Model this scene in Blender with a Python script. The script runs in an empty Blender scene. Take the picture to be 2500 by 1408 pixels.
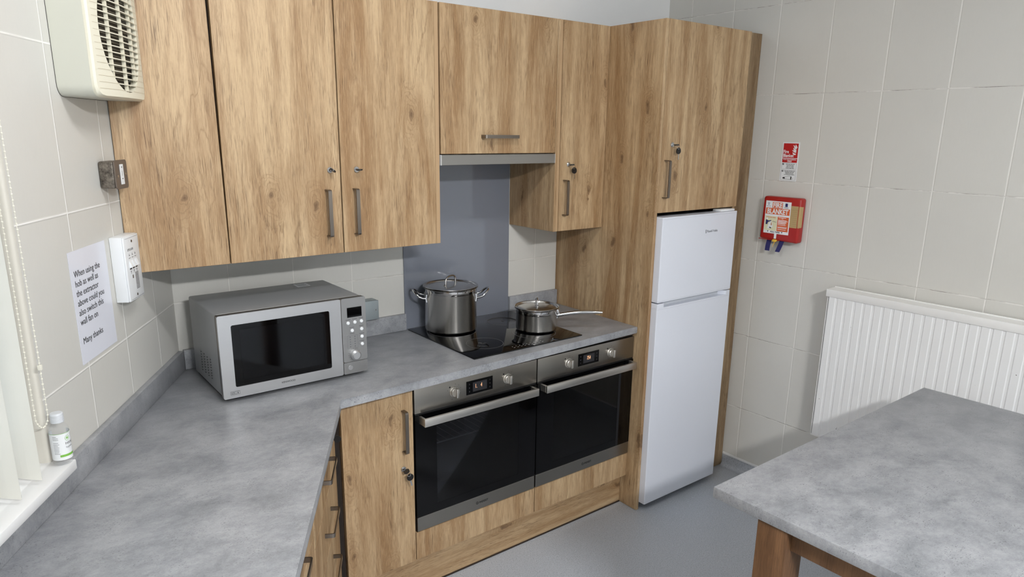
import bpy, bmesh, math, random
from math import sin, cos, pi, radians, sqrt
from mathutils import Vector, Matrix
random.seed(7)
C = bpy.context.scene.collection
SC = bpy.context.scene

# ------------------------------------------------------------------ camera
rx, ry, rz = -0.2529, -0.01284, -0.66257
F, PX, PY = 1709.638, -3.464, 59.773
cam_d = bpy.data.cameras.new('camera')
cam = bpy.data.objects.new('camera', cam_d); C.objects.link(cam)
cam_d.sensor_width = 36.0; cam_d.lens = F / 2500 * 36.0
cam_d.shift_x = -PX / 2500; cam_d.shift_y = PY / 2500
cam_d.clip_start = 0.02
Rb = Matrix.Rotation(rz, 3, 'Z') @ Matrix.Rotation(rx, 3, 'X') @ Matrix.Rotation(ry, 3, 'Y')
cr, cf, cu = Rb @ Vector((1, 0, 0)), Rb @ Vector((0, 1, 0)), Rb @ Vector((0, 0, 1))
cam.matrix_world = Matrix(((cr.x, cu.x, -cf.x, -0.55273), (cr.y, cu.y, -cf.y, -2.6965), (cr.z, cu.z, -cf.z, 1.79277), (0, 0, 0, 1)))
SC.camera = cam

# ------------------------------------------------------------------ view, world, lights
SC.view_settings.view_transform = 'Standard'
try: SC.view_settings.look = 'None'
except Exception: pass
SC.view_settings.gamma = 1.0
SC.cycles.caustics_reflective = False; SC.cycles.caustics_refractive = False; SC.cycles.sample_clamp_indirect = 3.0
SC.cycles.max_bounces = 12; SC.cycles.diffuse_bounces = 6; SC.cycles.transparent_max_bounces = 16
SC.view_settings.exposure = 0.08
SC.view_settings.use_curve_mapping = False
w = bpy.data.worlds.new('world'); SC.world = w; w.use_nodes = True
bg = w.node_tree.nodes['Background']
bg.inputs['Color'].default_value = (0.86, 0.93, 1.0, 1); bg.inputs['Strength'].default_value = 2.2

CEIL = 2.75
LIGHTS = [(0.30, -1.52, 44.0, 'white ceiling light panel nearest the kitchen units'), (0.05, -4.12, 350.0, 'white ceiling light panel at the rear of the room')]
# ------------------------------------------------------------------ helpers
LA = 0.51761; sL, cL = sin(LA), cos(LA)
TH = pi / 2 - LA               # rotation of things on the left wall
XR, ZW = 2.6136, 0.9239
def LW(t, off=0.0, z=0.0):      # point on the left wall: t along, off into the room
    return Vector((-t * sL + off * cL, -t * cL - off * sL, z))

def empty(name, label, cat, loc=(0, 0, 0), rz=0, group=None):
    o = bpy.data.objects.new(name, None); C.objects.link(o)
    o.location = loc; o.rotation_euler = (0, 0, rz); o.empty_display_size = .05
    o['label'] = label; o['category'] = cat
    if group: o['group'] = group
    return o
def tag(o, label, cat, group=None, kind=None):
    o['label'] = label; o['category'] = cat
    if group: o['group'] = group
    if kind: o['kind'] = kind
    return o
def part(name, bm, mat, parent=None, label=None, smooth=True, loc=None, rz=None):
    me = bpy.data.meshes.new(name)
    bmesh.ops.recalc_face_normals(bm, faces=bm.faces[:])
    bm.to_mesh(me); bm.free()
    if smooth:
        for p in me.polygons: p.use_smooth = True
        me.set_sharp_from_angle(angle=radians(32))
    for m in (mat if isinstance(mat, (list, tuple)) else [mat]): me.materials.append(m)
    o = bpy.data.objects.new(name, me); C.objects.link(o)
    if parent: o.parent = parent
    if loc is not None: o.location = loc
    if rz is not None: o.rotation_euler = (0, 0, rz)
    if label: o['label'] = label
    return o
def struct(name, bm, mat, smooth=False):
    o = part(name, bm, mat, smooth=smooth); o['kind'] = 'structure'; return o
def B(): return bmesh.new()
def box(bm, x0, x1, y0, y1, z0, z1, r=0.0, seg=2, mi=0):
    vs = [bm.verts.new(p) for p in ((x0,y0,z0),(x1,y0,z0),(x1,y1,z0),(x0,y1,z0),(x0,y0,z1),(x1,y0,z1),(x1,y1,z1),(x0,y1,z1))]
    fs = [bm.faces.new([vs[i] for i in f]) for f in ((0,3,2,1),(4,5,6,7),(0,1,5,4),(1,2,6,5),(2,3,7,6),(3,0,4,7))]
    for f in fs: f.material_index = mi
    if r > 0:
        es = {e for f in fs for e in f.edges}
        bmesh.ops.bevel(bm, geom=list(es), offset=r, segments=seg, profile=.5, affect='EDGES')
    return bm
def prism(bm, pts, z0, z1, r=0.0, seg=2, mi=0, axis='z'):
    def m(p, h):
        return {'z': (p[0], p[1], h), 'y': (p[0], h, p[1]), 'x': (h, p[0], p[1])}[axis]
    a = [bm.verts.new(m(p, z0)) for p in pts]; b = [bm.verts.new(m(p, z1)) for p in pts]
    fs = [bm.faces.new(a[::-1]), bm.faces.new(b)]
    n = len(pts)
    for i in range(n): fs.append(bm.faces.new((a[i], a[(i+1) % n], b[(i+1) % n], b[i])))
    for f in fs: f.material_index = mi
    if r > 0: bmesh.ops.bevel(bm, geom=list({e for f in fs for e in f.edges}), offset=r, segments=seg, profile=.5, affect='EDGES')
    return bm
def frame_ring(bm, o, i, y0, y1):   # rectangular ring in the xz plane, o/i = (x0,x1,z0,z1)
    def q(r, y): return [bm.verts.new((x, y, z)) for x, z in ((r[0], r[2]), (r[1], r[2]), (r[1], r[3]), (r[0], r[3]))]
    a, b, c, d = q(o, y0), q(i, y0), q(o, y1), q(i, y1)
    for k in range(4):
        l = (k + 1) % 4
        bm.faces.new((a[k], a[l], b[l], b[k])); bm.faces.new((c[k], d[k], d[l], c[l]))
        bm.faces.new((a[k], c[k], c[l], a[l])); bm.faces.new((b[k], b[l], d[l], d[k]))
    return bm
def lathe(bm, prof, c=(0, 0, 0), seg=64, mi=0):
    rings = []
    for r, z in prof:
        if r < 1e-6: rings.append([bm.verts.new((c[0], c[1], c[2] + z))])
        else: rings.append([bm.verts.new((c[0] + r * cos(2*pi*k/seg), c[1] + r * sin(2*pi*k/seg), c[2] + z)) for k in range(seg)])
    for a, b in zip(rings, rings[1:]):
        for k in range(seg):
            l = (k + 1) % seg
            if len(a) == 1 and len(b) == 1: continue
            if len(a) == 1: f = bm.faces.new((a[0], b[k], b[l]))
            elif len(b) == 1: f = bm.faces.new((a[k], a[l], b[0]))
            else: f = bm.faces.new((a[k], a[l], b[l], b[k]))
            f.material_index = mi
    return bm
def tube(bm, pts, r, seg=10, closed=False, mi=0, flat=1.0):
    pts = [Vector(p) for p in pts]; n = len(pts); rings = []
    up = None
    for i, p in enumerate(pts):
        a = pts[i-1] if (i > 0 or closed) else p
        b = pts[(i+1) % n] if (i < n-1 or closed) else p
        d = (b - a).normalized()
        if up is None:
            up = Vector((0, 0, 1)) if abs(d.z) < .9 else Vector((1, 0, 0))
        u = (up - d * up.dot(d)).normalized(); v = d.cross(u); up = u
        rr = r[i] if isinstance(r, (list, tuple)) else r
        rings.append([bm.verts.new(p + (u * cos(2*pi*k/seg) * flat + v * sin(2*pi*k/seg)) * rr) for k in range(seg)])
    m = n if closed else n - 1
    for i in range(m):
        a, b = rings[i], rings[(i+1) % n]
        for k in range(seg):
            f = bm.faces.new((a[k], a[(k+1) % seg], b[(k+1) % seg], b[k])); f.material_index = mi
    if not closed:
        bm.faces.new(rings[0][::-1]).material_index = mi; bm.faces.new(rings[-1]).material_index = mi
    return bm
def cyl(bm, c, axis, r, h, seg=32, bev=0.0, mi=0, r2=None):
    """cylinder from c along axis ('x','y','z', signed by h)"""
    ax = {'x': Vector((1,0,0)), 'y': Vector((0,1,0)), 'z': Vector((0,0,1))}[axis]
    u = {'x': Vector((0,1,0)), 'y': Vector((1,0,0)), 'z': Vector((1,0,0))}[axis]; v = ax.cross(u)
    c = Vector(c); s = 1 if h > 0 else -1; r2 = r if r2 is None else r2
    prof = [(0, 0), (r, 0)] + ([(r2, h - s*bev), (r2 - bev, h)] if bev else [(r2, h)]) + [(0, h)]
    rings = []
    for rr, hh in prof:
        if rr == 0: rings.append([bm.verts.new(c + ax * hh)])
        else: rings.append([bm.verts.new(c + ax*hh + (u*cos(2*pi*k/seg) + v*sin(2*pi*k/seg))*rr) for k in range(seg)])
    for a, b in zip(rings, rings[1:]):
        for k in range(seg):
            l = (k+1) % seg
            if len(a) == 1: f = bm.faces.new((a[0], b[k], b[l]))
            elif len(b) == 1: f = bm.faces.new((a[k], a[l], b[0]))
            else: f = bm.faces.new((a[k], a[l], b[l], b[k]))
            f.material_index = mi
    return bm
def strap(bm, path, width, th, plane='yz', at=0.0):
    """flat bar bent along a 2-D path; plane 'yz' -> width along x, plane 'yx' -> width along z"""
    n = len(path); L, R_ = [], []
    for i in range(n):
        a = Vector(path[max(0, i-1)]); b = Vector(path[min(n-1, i+1)]); d = (b - a).normalized(); nn = Vector((-d.y, d.x)) * th/2
        p = Vector(path[i]); L.append(p + nn); R_.append(p - nn)
    out = L + R_[::-1]
    def m(p, wv): return (at + wv, p.x, p.y) if plane == 'yz' else (p.y, p.x, at + wv)
    a = [bm.verts.new(m(p, -width/2)) for p in out]; b = [bm.verts.new(m(p, width/2)) for p in out]
    k = len(out)
    for i in range(n - 1):
        j = k - 1 - i
        bm.faces.new((a[i], a[i+1], a[j-1], a[j])); bm.faces.new((b[i], b[j], b[j-1], b[i+1]))
    for i in range(k): bm.faces.new((a[i], b[i], b[(i+1) % k], a[(i+1) % k]))
    bmesh.ops.bevel(bm, geom=[e for e in bm.edges if e.calc_face_angle(0) > 1.0], offset=.0006, segments=1, affect='EDGES')
    return bm
def handle_path(L, out, rad=.006, foot=.010):
    """D handle path in (y, along): starts on the face at 0, comes out by `out`, runs L"""
    p = [(0.0, 0.0), (-(out - rad), 0.0)]
    for k in range(1, 5): a = k/4*pi/2; p.append((-(out - rad) - rad*sin(a), rad - rad*cos(a)))
    for k in range(0, 5): a = k/4*pi/2; p.append((-(out - rad) - rad*cos(a), L - rad + rad*sin(a)))
    p.append((0.0, L))
    return p
def v_handle(parent, x, z0, z1, y=0.0, out=.03, w=.0135):
    bm = B(); strap(bm, [(y + a, z0 + b) for a, b in handle_path(z1 - z0, out)], w, .004, 'yz', x)
    return part('handle', bm, M['nickel'], parent)
def h_handle(parent, x0, x1, z, y=0.0, out=.03, w=.0135):
    bm = B(); strap(bm, [(y + a, x0 + b) for a, b in handle_path(x1 - x0, out)], w, .004, 'yx', z)
    return part('handle', bm, M['nickel'], parent)
def text_bm(s, size, align='LEFT', ext=0.0002, spacing=1.0, sx=1.0, line=1.0, bold=0.0):
    cu_ = bpy.data.curves.new('txt', 'FONT'); cu_.body = s; cu_.size = size; cu_.align_x = align; cu_.extrude = ext
    cu_.space_character = spacing; cu_.resolution_u = 3; cu_.space_line = line; cu_.offset = bold
    o = bpy.data.objects.new('txt', cu_); C.objects.link(o)
    dg = bpy.context.evaluated_depsgraph_get(); dg.update()
    me = bpy.data.meshes.new_from_object(o.evaluated_get(dg))
    bm = B(); bm.from_mesh(me)
    bpy.data.objects.remove(o); bpy.data.curves.remove(cu_); bpy.data.meshes.remove(me)
    bmesh.ops.scale(bm, vec=(sx, 1, 1), verts=bm.verts)
    return bm
def put_text(s, size, x, y, z, mat, parent, align='LEFT', name='lettering', flat='front', **k):
    """text standing in the xz plane, facing -y"""
    bm = text_bm(s, size, align, **k)
    for v in bm.verts:
        a, b, c = v.co; v.co = (x + a, y - c, z + b)
    return part(name, bm, mat, parent, smooth=False)
def ply(bm, pts, y, th=.0003, mi=0):   # flat shape in xz facing -y
    return prism(bm, pts, y - th, y, axis='y', mi=mi)

# ------------------------------------------------------------------ materials
M = {}
class N:
    def __init__(s, name):
        s.m = bpy.data.materials.new(name); s.m.use_nodes = True; s.t = s.m.node_tree; s.n = s.t.nodes; s.l = s.t.links
        s.b = s.n['Principled BSDF']; M[name] = s.m
    def add(s, ty, **k):
        n = s.n.new(ty)
        for a, v in k.items(): setattr(n, a, v)
        return n
    def put(s, sock, v):
        if hasattr(v, 'is_linked') or isinstance(v, bpy.types.NodeSocket): s.l.new(v, sock)
        else: sock.default_value = v
    def math(s, op, a, b=0.0, c=None, clamp=False):
        n = s.add('ShaderNodeMath', operation=op); n.use_clamp = clamp; s.put(n.inputs[0], a); s.put(n.inputs[1], b)
        if c is not None: s.put(n.inputs[2], c)
        return n.outputs[0]
    def vmath(s, op, a, b):
        n = s.add('ShaderNodeVectorMath', operation=op); s.put(n.inputs[0], a); s.put(n.inputs[1], b); return n.outputs[0]
    def noise(s, vec, scale, detail=2, rough=.5, dist=0.0):
        n = s.add('ShaderNodeTexNoise'); s.put(n.inputs['Vector'], vec); n.inputs['Scale'].default_value = scale
        n.inputs['Detail'].default_value = detail; n.inputs['Roughness'].default_value = rough; n.inputs['Distortion'].default_value = dist
        return n.outputs['Fac']
    def ramp(s, fac, stops):
        n = s.add('ShaderNodeValToRGB'); s.put(n.inputs[0], fac); e = n.color_ramp.elements
        while len(e) < len(stops): e.new(.5)
        for k, (p, c) in enumerate(stops):
            e[k].position = p; e[k].color = (c[0], c[1], c[2], 1) if not isinstance(c, (int, float)) else (c, c, c, 1)
        return n.outputs[0]
    def mix(s, fac, a, b, mode='MIX'):
        n = s.add('ShaderNodeMix', data_type='RGBA', blend_type=mode); s.put(n.inputs[0], fac)
        s.put(n.inputs[6], a if not isinstance(a, tuple) else (*a, 1)); s.put(n.inputs[7], b if not isinstance(b, tuple) else (*b, 1))
        return n.outputs[2]
    def mapr(s, v, a, b, c, d):
        n = s.add('ShaderNodeMapRange'); s.put(n.inputs[0], v)
        for k, x in enumerate((a, b, c, d)): n.inputs[k+1].default_value = x
        return n.outputs[0]
    def obj(s): return s.add('ShaderNodeTexCoord').outputs['Object']
    def uv(s): return s.add('ShaderNodeTexCoord').outputs['UV']
    def scale(s, vec, sc, rot=None):
        n = s.add('ShaderNodeMapping'); s.put(n.inputs[0], vec); n.inputs['Scale'].default_value = sc
        if rot: n.inputs['Rotation'].default_value = rot
        return n.outputs[0]
    def bump(s, h, strength=.2, dist=.001):
        n = s.add('ShaderNodeBump'); s.put(n.inputs['Height'], h); n.inputs['Strength'].default_value = strength; n.inputs['Distance'].default_value = dist
        s.l.new(n.outputs[0], s.b.inputs['Normal'])
    def set(s, **k):
        for a, v in k.items():
            a = {'col': 'Base Color', 'rough': 'Roughness', 'metal': 'Metallic', 'spec': 'Specular IOR Level', 'coat': 'Coat Weight',
                 'trans': 'Transmission Weight', 'ior': 'IOR', 'alpha': 'Alpha', 'emit': 'Emission Strength', 'ecol': 'Emission Color', 'aniso': 'Anisotropic', 'coatr': 'Coat Roughness'}.get(a, a)
            if isinstance(v, tuple) and len(v) == 3: v = (*v, 1)
            s.put(s.b.inputs[a], v)
        return s
def srgb(r, g, b):
    f = lambda c: (c/255/12.92) if c/255 <= .04045 else ((c/255+.055)/1.055)**2.4
    return (f(r), f(g), f(b))
def plain(name, col, rough=.5, metal=0.0, wear=.06, ns=9.0, **k):
    n = N(name); o = n.obj(); v = n.noise(o, ns, 4, .6)
    c = n.mix(v, tuple(x*(1-wear) for x in col), tuple(min(1, x*(1+wear)) for x in col))
    n.set(col=c, rough=(rough if rough < .32 else n.mapr(v, .3, .7, rough-.03, rough+.03)), metal=metal, **k)
    return n

def wood(name, light, mid, dark, horiz=False, knots=True):
    n = N(name); o = n.obj()
    rnd = n.add('ShaderNodeObjectInfo').outputs['Random']
    cmb = n.add('ShaderNodeCombineXYZ'); n.put(cmb.inputs[0], n.math('MULTIPLY', rnd, 37.0)); n.put(cmb.inputs[1], n.math('MULTIPLY', rnd, 11.0)); n.put(cmb.inputs[2], n.math('MULTIPLY', rnd, 53.0))
    p = n.vmath('ADD', o, cmb.outputs[0])
    st = (.16, 1, 1) if horiz else (1, 1, .16)
    q = n.scale(p, st)
    # knots: voronoi cells in stretched space (across the grain x+y, along the grain z)
    sp_ = n.add('ShaderNodeSeparateXYZ'); n.put(sp_.inputs[0], p)
    cb = n.add('ShaderNodeCombineXYZ')
    if horiz: n.put(cb.inputs[0], n.math('MULTIPLY', sp_.outputs[2], 3.0)); n.put(cb.inputs[1], n.math('MULTIPLY', sp_.outputs[0], 1.3))
    else: n.put(cb.inputs[0], n.math('MULTIPLY', n.math('ADD', sp_.outputs[0], sp_.outputs[1]), 3.0)); n.put(cb.inputs[1], n.math('MULTIPLY', sp_.outputs[2], 1.3))
    wob = n.add('ShaderNodeTexNoise'); n.put(wob.inputs['Vector'], p); wob.inputs['Scale'].default_value = 16; wob.inputs['Detail'].default_value = 3
    wv = n.vmath('MULTIPLY', n.vmath('SUBTRACT', wob.outputs['Color'], (.5, .5, .5)), (.16, .16, .16))
    vo = n.add('ShaderNodeTexVoronoi', voronoi_dimensions='2D'); vo.inputs['Scale'].default_value = 1.9
    n.put(vo.inputs['Vector'], n.vmath('ADD', cb.outputs[0], wv))
    vs_ = n.add('ShaderNodeSeparateXYZ'); n.put(vs_.inputs[0], vo.outputs['Color'])
    on = n.mapr(vs_.outputs[0], .38, .42, 0.0, 1.0)
    kd = vo.outputs['Distance']
    knot = n.math('MULTIPLY', n.mapr(kd, .012, .075, 1.0, 0.0), on)
    halo = n.math('MULTIPLY', n.mapr(kd, .03, .34, 1.0, 0.0), on)
    kring = n.mapr(n.math('ABSOLUTE', n.math('SUBTRACT', n.math('FRACT', n.math('ADD', n.math('MULTIPLY', kd, 21.0), n.math('MULTIPLY', wob.outputs['Fac'], 1.2))), .5)), .0, .22, 1.0, 0.0)
    # growth bands flowing around the knots
    base = n.noise(q, 2.6, 3, .5, .5)
    ph = n.math('ADD', n.math('MULTIPLY', base, 20.0), n.math('MULTIPLY', n.math('POWER', halo, 2.0), 3.2))
    ph = n.math('ADD', ph, n.math('MULTIPLY', n.noise(n.scale(p, (.3, 1, 1) if horiz else (1, 1, .3)), 38, 3, .6), .9))
    rings = n.mapr(n.math('ABSOLUTE', n.math('SUBTRACT', n.math('FRACT', ph), .5)), .0, .5, 0.0, 1.0)
    patch0 = n.noise(n.scale(p, (.4, 1, 1) if horiz else (1, 1, .4)), 5.5, 2, .6)
    # the grain wanders sideways a little and swings round the knots
    sw = n.add('ShaderNodeTexNoise'); n.put(sw.inputs['Vector'], n.scale(p, (.35, 1, 1) if horiz else (1, 1, .35))); sw.inputs['Scale'].default_value = 7; sw.inputs['Detail'].default_value = 3
    amp = n.math('ADD', .016, n.math('MULTIPLY', halo, .036))
    sc_ = n.add('ShaderNodeVectorMath', operation='SCALE'); n.put(sc_.inputs[0], n.vmath('SUBTRACT', sw.outputs['Color'], (.5, .5, .5))); n.put(sc_.inputs['Scale'], amp)
    pw = n.vmath('ADD', p, sc_.outputs[0])
    fine = n.noise(n.scale(pw, (.045, 1, 1) if horiz else (1, 1, .045)), 420, 4, .75, .2)
    pores = n.noise(n.scale(pw, (.035, 1, 1) if horiz else (1, 1, .022)), 560, 2, .55)
    streak = n.noise(n.scale(pw, (.06, 1, 1) if horiz else (1, 1, .06)), 34, 4, .62, .5)
    broad = n.noise(n.scale(pw, (.10, 1, 1) if horiz else (1, 1, .10)), 9.0, 4, .6, .8)
    hm = tuple(a*.5+b*.5 for a, b in zip(light, mid))
    c = n.ramp(broad, [(.36, mid), (.48, hm), (.60, light)])
    c = n.mix(n.mapr(streak, .47, .68, .0, .58), c, tuple(x*.92 for x in mid))
    c = n.mix(n.mapr(streak, .32, .47, .40, .0), c, tuple(min(1, x*1.10) for x in light))
    c = n.mix(n.math('MULTIPLY', n.mapr(rings, .0, .16, 1.0, 0.0), n.mapr(patch0, .46, .60, .0, .60)), c, tuple(x*.78 for x in mid))
    c = n.mix(n.mapr(fine, .50, .68, .0, .46), c, tuple(x*.58 for x in mid))
    c = n.mix(n.mapr(fine, .32, .48, .42, .0), c, tuple(min(1, x*1.15) for x in light))
    patch = n.noise(n.scale(p, (.4, 1, 1) if horiz else (1, 1, .4)), 11, 3, .6)
    c = n.mix(n.math('MULTIPLY', n.mapr(pores, .57, .65, .0, .75), n.mapr(patch, .42, .62, .18, 1.0)), c, dark)
    if knots:
        c = n.mix(n.math('MULTIPLY', n.math('POWER', halo, 1.4), .50), c, mid)
        c = n.mix(n.math('MULTIPLY', n.math('MULTIPLY', kring, halo), .55), c, tuple(x*.62 for x in mid))
        c = n.mix(n.math('MULTIPLY', knot, .68), c, dark)
    n.set(col=c, rough=n.mapr(fine, .3, .7, .42, .56), spec=.4)
    n.bump(n.math('ADD', fine, pores), .15, .0005)
    return n
WL, WM, WD = srgb(189, 163, 128), srgb(147, 115, 80), srgb(80, 57, 38)
wood('oak', WL, WM, WD)
wood('oak_horizontal', WL, WM, WD, horiz=True)
wood('oak_darker', tuple(x*.62 for x in WL), tuple(x*.58 for x in WM), tuple(x*.6 for x in WD))  # darker copy of the oak tones, for the filler panel
wood('table_wood', srgb(110, 80, 54), srgb(84, 58, 37), srgb(56, 38, 24), knots=False)
plain('oak_edge', srgb(176, 147, 112), .5)
plain('carcass', srgb(226, 224, 218), .5)

def laminate(name, a, b):
    n = N(name); o = n.obj()
    big = n.noise(n.scale(o, (1, 1.35, 1), (0, 0, .5)), 7.0, 5, .62, .35)
    mid = n.noise(n.scale(o, (1, 1.4, 1), (0, 0, .5)), 42, 5, .75, .4)
    gr = n.noise(o, 260, 3, .7)
    sp = n.noise(n.scale(o, (1, 1.6, 1)), 190, 2, .6)
    pz = n.noise(o, 14, 3, .6)
    tot = n.math('ADD', n.math('MULTIPLY', big, .50), n.math('ADD', n.math('MULTIPLY', mid, .34), n.math('MULTIPLY', gr, .16)))
    c = n.ramp(tot, [(.36, a), (.64, b)])
    c = n.mix(n.math('MULTIPLY', n.mapr(sp, .60, .67, 0, .7), n.mapr(pz, .42, .6, .1, 1.0)), c, tuple(x*.42 for x in a))
    c = n.mix(n.mapr(sp, .24, .32, .30, 0), c, tuple(min(1, x*1.2) for x in b))
    n.set(col=c, rough=n.mapr(mid, .3, .7, .32, .44), spec=.42)
    n.bump(n.math('ADD', sp, gr), .12, .0004)
laminate('laminate', srgb(120, 123, 128), srgb(168, 170, 174))

def tile(name, u0, w, v0, h, col, grout, dirt, pit=0.0):
    n = N(name); uv = n.uv(); s = n.add('ShaderNodeSeparateXYZ'); n.l.new(uv, s.inputs[0])
    def cell(c, c0, w):
        q = n.math('DIVIDE', n.math('SUBTRACT', c, c0), w); fl = n.math('FLOOR', q); fr = n.math('SUBTRACT', q, fl)
        d = n.math('MULTIPLY', n.math('MINIMUM', fr, n.math('SUBTRACT', 1.0, fr)), w)
        return fl, d
    fu, du = cell(s.outputs[0], u0, w); fv, dv = cell(s.outputs[1], v0, h)
    cmb = n.add('ShaderNodeCombineXYZ'); n.put(cmb.inputs[0], fu); n.put(cmb.inputs[1], fv)
    wn = n.add('ShaderNodeTexWhiteNoise'); n.l.new(cmb.outputs[0], wn.inputs[0]); tone = wn.outputs['Value']
    o = n.uv(); cl = n.noise(o, 3.2, 5, .6, .3); fn = n.noise(o, 260, 2, .6)
    linen = n.noise(n.scale(o, (60, 6, 1)), 4, 2, .5)
    c = n.mix(cl, tuple(x*.95 for x in col), tuple(min(1, x*1.04) for x in col))
    c = n.mix(n.mapr(tone, 0, 1, 0, .35), c, tuple(x*.93 for x in col))
    c = n.mix(n.mapr(linen, .3, .7, 0, .10), c, tuple(x*.86 for x in col))
    g = n.math('MAXIMUM', n.mapr(du, .0012, .0020, 1, 0), n.mapr(dv, .0013, .0021, 1, 0))
    dn = n.noise(o, 7, 4, .7)
    gc = n.mix(n.math('MULTIPLY', n.mapr(dv, .0008, .0014, 1, 0), n.mapr(dn, .42, .62, .15, 1)), grout, dirt)
    c = n.mix(g, c, gc)
    n.set(col=c, rough=n.math('ADD', .42, n.math('MULTIPLY', g, .4)), spec=.4)
    edge = n.math('MINIMUM', n.mapr(du, .001, .0045, 0, 1), n.mapr(dv, .001, .0045, 0, 1))
    n.bump(n.math('ADD', edge, n.math('MULTIPLY', fn, .05)), .55, .0016)
TC = srgb(207, 206, 201)
tile('tile_left', .7034, .2599, 1.175, .4053, TC, srgb(240, 239, 236), srgb(222, 220, 215))
tile('tile_back', .1985, .2505, 1.175, .4053, TC, srgb(226, 224, 219), srgb(165, 162, 155))
tile('tile_right', .6745, .2599, 1.1713, .4053, TC, srgb(232, 230, 226), srgb(120, 116, 110))
n = plain('paint', srgb(238, 240, 241), .6, 0, .02); n.bump(n.noise(n.obj(), 60, 3, .6), .12, .0006)
n = plain('ceiling_paint', srgb(240, 240, 240), .8, 0, .02)
n = N('vinyl_floor'); o = n.obj(); sp = n.noise(o, 240, 3, .75); sp2 = n.noise(o, 95, 2, .6); bgn = n.noise(o, 1.6, 4, .5)
c = n.mix(bgn, srgb(172, 178, 186), srgb(187, 192, 200)); c = n.mix(n.mapr(sp, .54, .62, 0, .7), c, srgb(104, 108, 115)); c = n.mix(n.mapr(sp2, .30, .38, .45, 0), c, srgb(208, 212, 218))
n.set(col=c, rough=.38, spec=.45); n.bump(sp, .12, .0005)
plain('white_gloss', srgb(232, 233, 234), .22, 0, .015)
plain('white_plastic', srgb(228, 231, 234), .35, 0, .02)
plain('radiator_enamel', srgb(234, 234, 233), .35, 0, .02)
n = N('radiator_front'); o = n.obj(); ch = n.noise(o, 60, 2, .5); ch2 = n.noise(o, 90, 2, .6)
n.set(col=n.mix(n.math('MULTIPLY', n.mapr(ch, .73, .75, 0, 1), n.mapr(ch2, .5, .55, 0, 1)), srgb(233, 234, 235), srgb(60, 52, 46)), rough=.35)
n = plain('fridge_white', srgb(216, 220, 230), .25, 0, .004); n.set(rough=.26)
plain('fridge_grip', srgb(196, 200, 206), .4)
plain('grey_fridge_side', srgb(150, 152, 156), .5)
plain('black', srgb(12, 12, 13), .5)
plain('black_plastic', srgb(16, 16, 18), .28)
plain('dark_gap', srgb(46, 34, 25), .8)
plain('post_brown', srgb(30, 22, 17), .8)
plain('ink', srgb(22, 22, 24), .6)
plain('grey_ink', srgb(92, 94, 98), .6)
def brushed(name, col, rough, sc, br=.06, metal=1.0):
    n = N(name); o = n.obj(); v = n.noise(n.scale(o, sc), 60, 3, .6); v2 = n.noise(o, 7, 3, .5)
    n.set(col=n.mix(v, tuple(x*(1-br) for x in col), tuple(min(1, x*(1+br)) for x in col)), metal=metal,
          rough=n.mapr(n.math('ADD', n.math('MULTIPLY', v, .6), n.math('MULTIPLY', v2, .4)), .3, .7, max(rough-.05, .288 if rough > .29 else rough), (rough+.07 if rough > .29 else rough)))
    pass
brushed('steel_h', srgb(150, 146, 140), .30, (.2, 3, 3), br=.03)
brushed('steel_v', srgb(190, 188, 184), .22, (8, 8, .25))
brushed('hood_steel', srgb(160, 158, 155), .30, (.2, 3, 3), br=.03)
brushed('nickel', srgb(134, 126, 118), .30, (4, 4, .4))
brushed('bright_bar', srgb(205, 202, 196), .34, (.3, 3, 3), br=.03)
brushed('microwave_steel', srgb(196, 197, 199), .36, (.3, 3, 3), br=.03, metal=.9)
brushed('microwave_panel', srgb(168, 168, 168), .36, (3, 3, .3), br=.03, metal=.9)
plain('microwave_shell', srgb(150, 152, 154), .38, .3, .03)
plain('chrome', srgb(205, 205, 206), .08, 1.0, .02)
plain('polished_steel', srgb(200, 198, 196), .10, 1.0, .03)
plain('pot_steel', srgb(214, 211, 206), .24, 1.0, .015)
n_ = M['pot_steel'].node_tree; tg = n_.nodes.new('ShaderNodeTangent'); tg.direction_type = 'RADIAL'; tg.axis = 'Z'
n_.links.new(tg.outputs[0], n_.nodes['Principled BSDF'].inputs['Tangent']); n_.nodes['Principled BSDF'].inputs['Anisotropic'].default_value = .8; n_.nodes['Principled BSDF'].inputs['Anisotropic Rotation'].default_value = .25
plain('lid_steel', srgb(206, 204, 201), .22, 1.0, .01)
n = N('old_metal'); o = n.obj(); v = n.noise(o, 55, 5, .75); n.set(col=n.mix(n.mapr(v, .35, .65, 0, 1), srgb(56, 50, 44), srgb(134, 126, 116)), metal=.4, rough=.42); n.bump(v, .4, .001)
brushed('brown_steel', srgb(112, 102, 94), .40, (4, 4, .5), metal=.35)
plain('grey_box', srgb(158, 168, 172), .42, .5, .04)
n = plain('black_glass', srgb(4, 4, 5), .04, 0, .0); n.set(spec=.3)
n = plain('hob_glass', srgb(4, 4, 5), .05, 0, .0); n.set(spec=.42)
n = plain('splash_glass', srgb(120, 125, 136), .07, 0, .01); n.set(spec=.55, coat=.4, coatr=.03)
plain('glass_edge', srgb(150, 178, 180), .2)
plain('cavity', srgb(82, 88, 102), .5)
plain('oven_enamel', srgb(38, 41, 48), .45)
plain('rack_wire', srgb(216, 216, 218), .3)
plain('ring_mark', srgb(92, 92, 94), .4)
plain('cream', srgb(224, 221, 204), .38, 0, .015)
plain('shutter', srgb(120, 116, 104), .5)
plain('cream_edge', srgb(196, 188, 168), .45)
plain('fan_side', srgb(200, 201, 190), .38, 0, .015)
plain('red_plastic', srgb(158, 26, 23), .36, 0, .04)
plain('red_print', srgb(178, 22, 26), .45, 0, .02)
plain('orange_print', srgb(205, 92, 44), .5)
plain('label_white', srgb(226, 229, 232), .45, 0, .01)
plain('cream_print', srgb(214, 212, 178), .5)
plain('kraft', srgb(176, 150, 104), .6, 0, .08)
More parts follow.
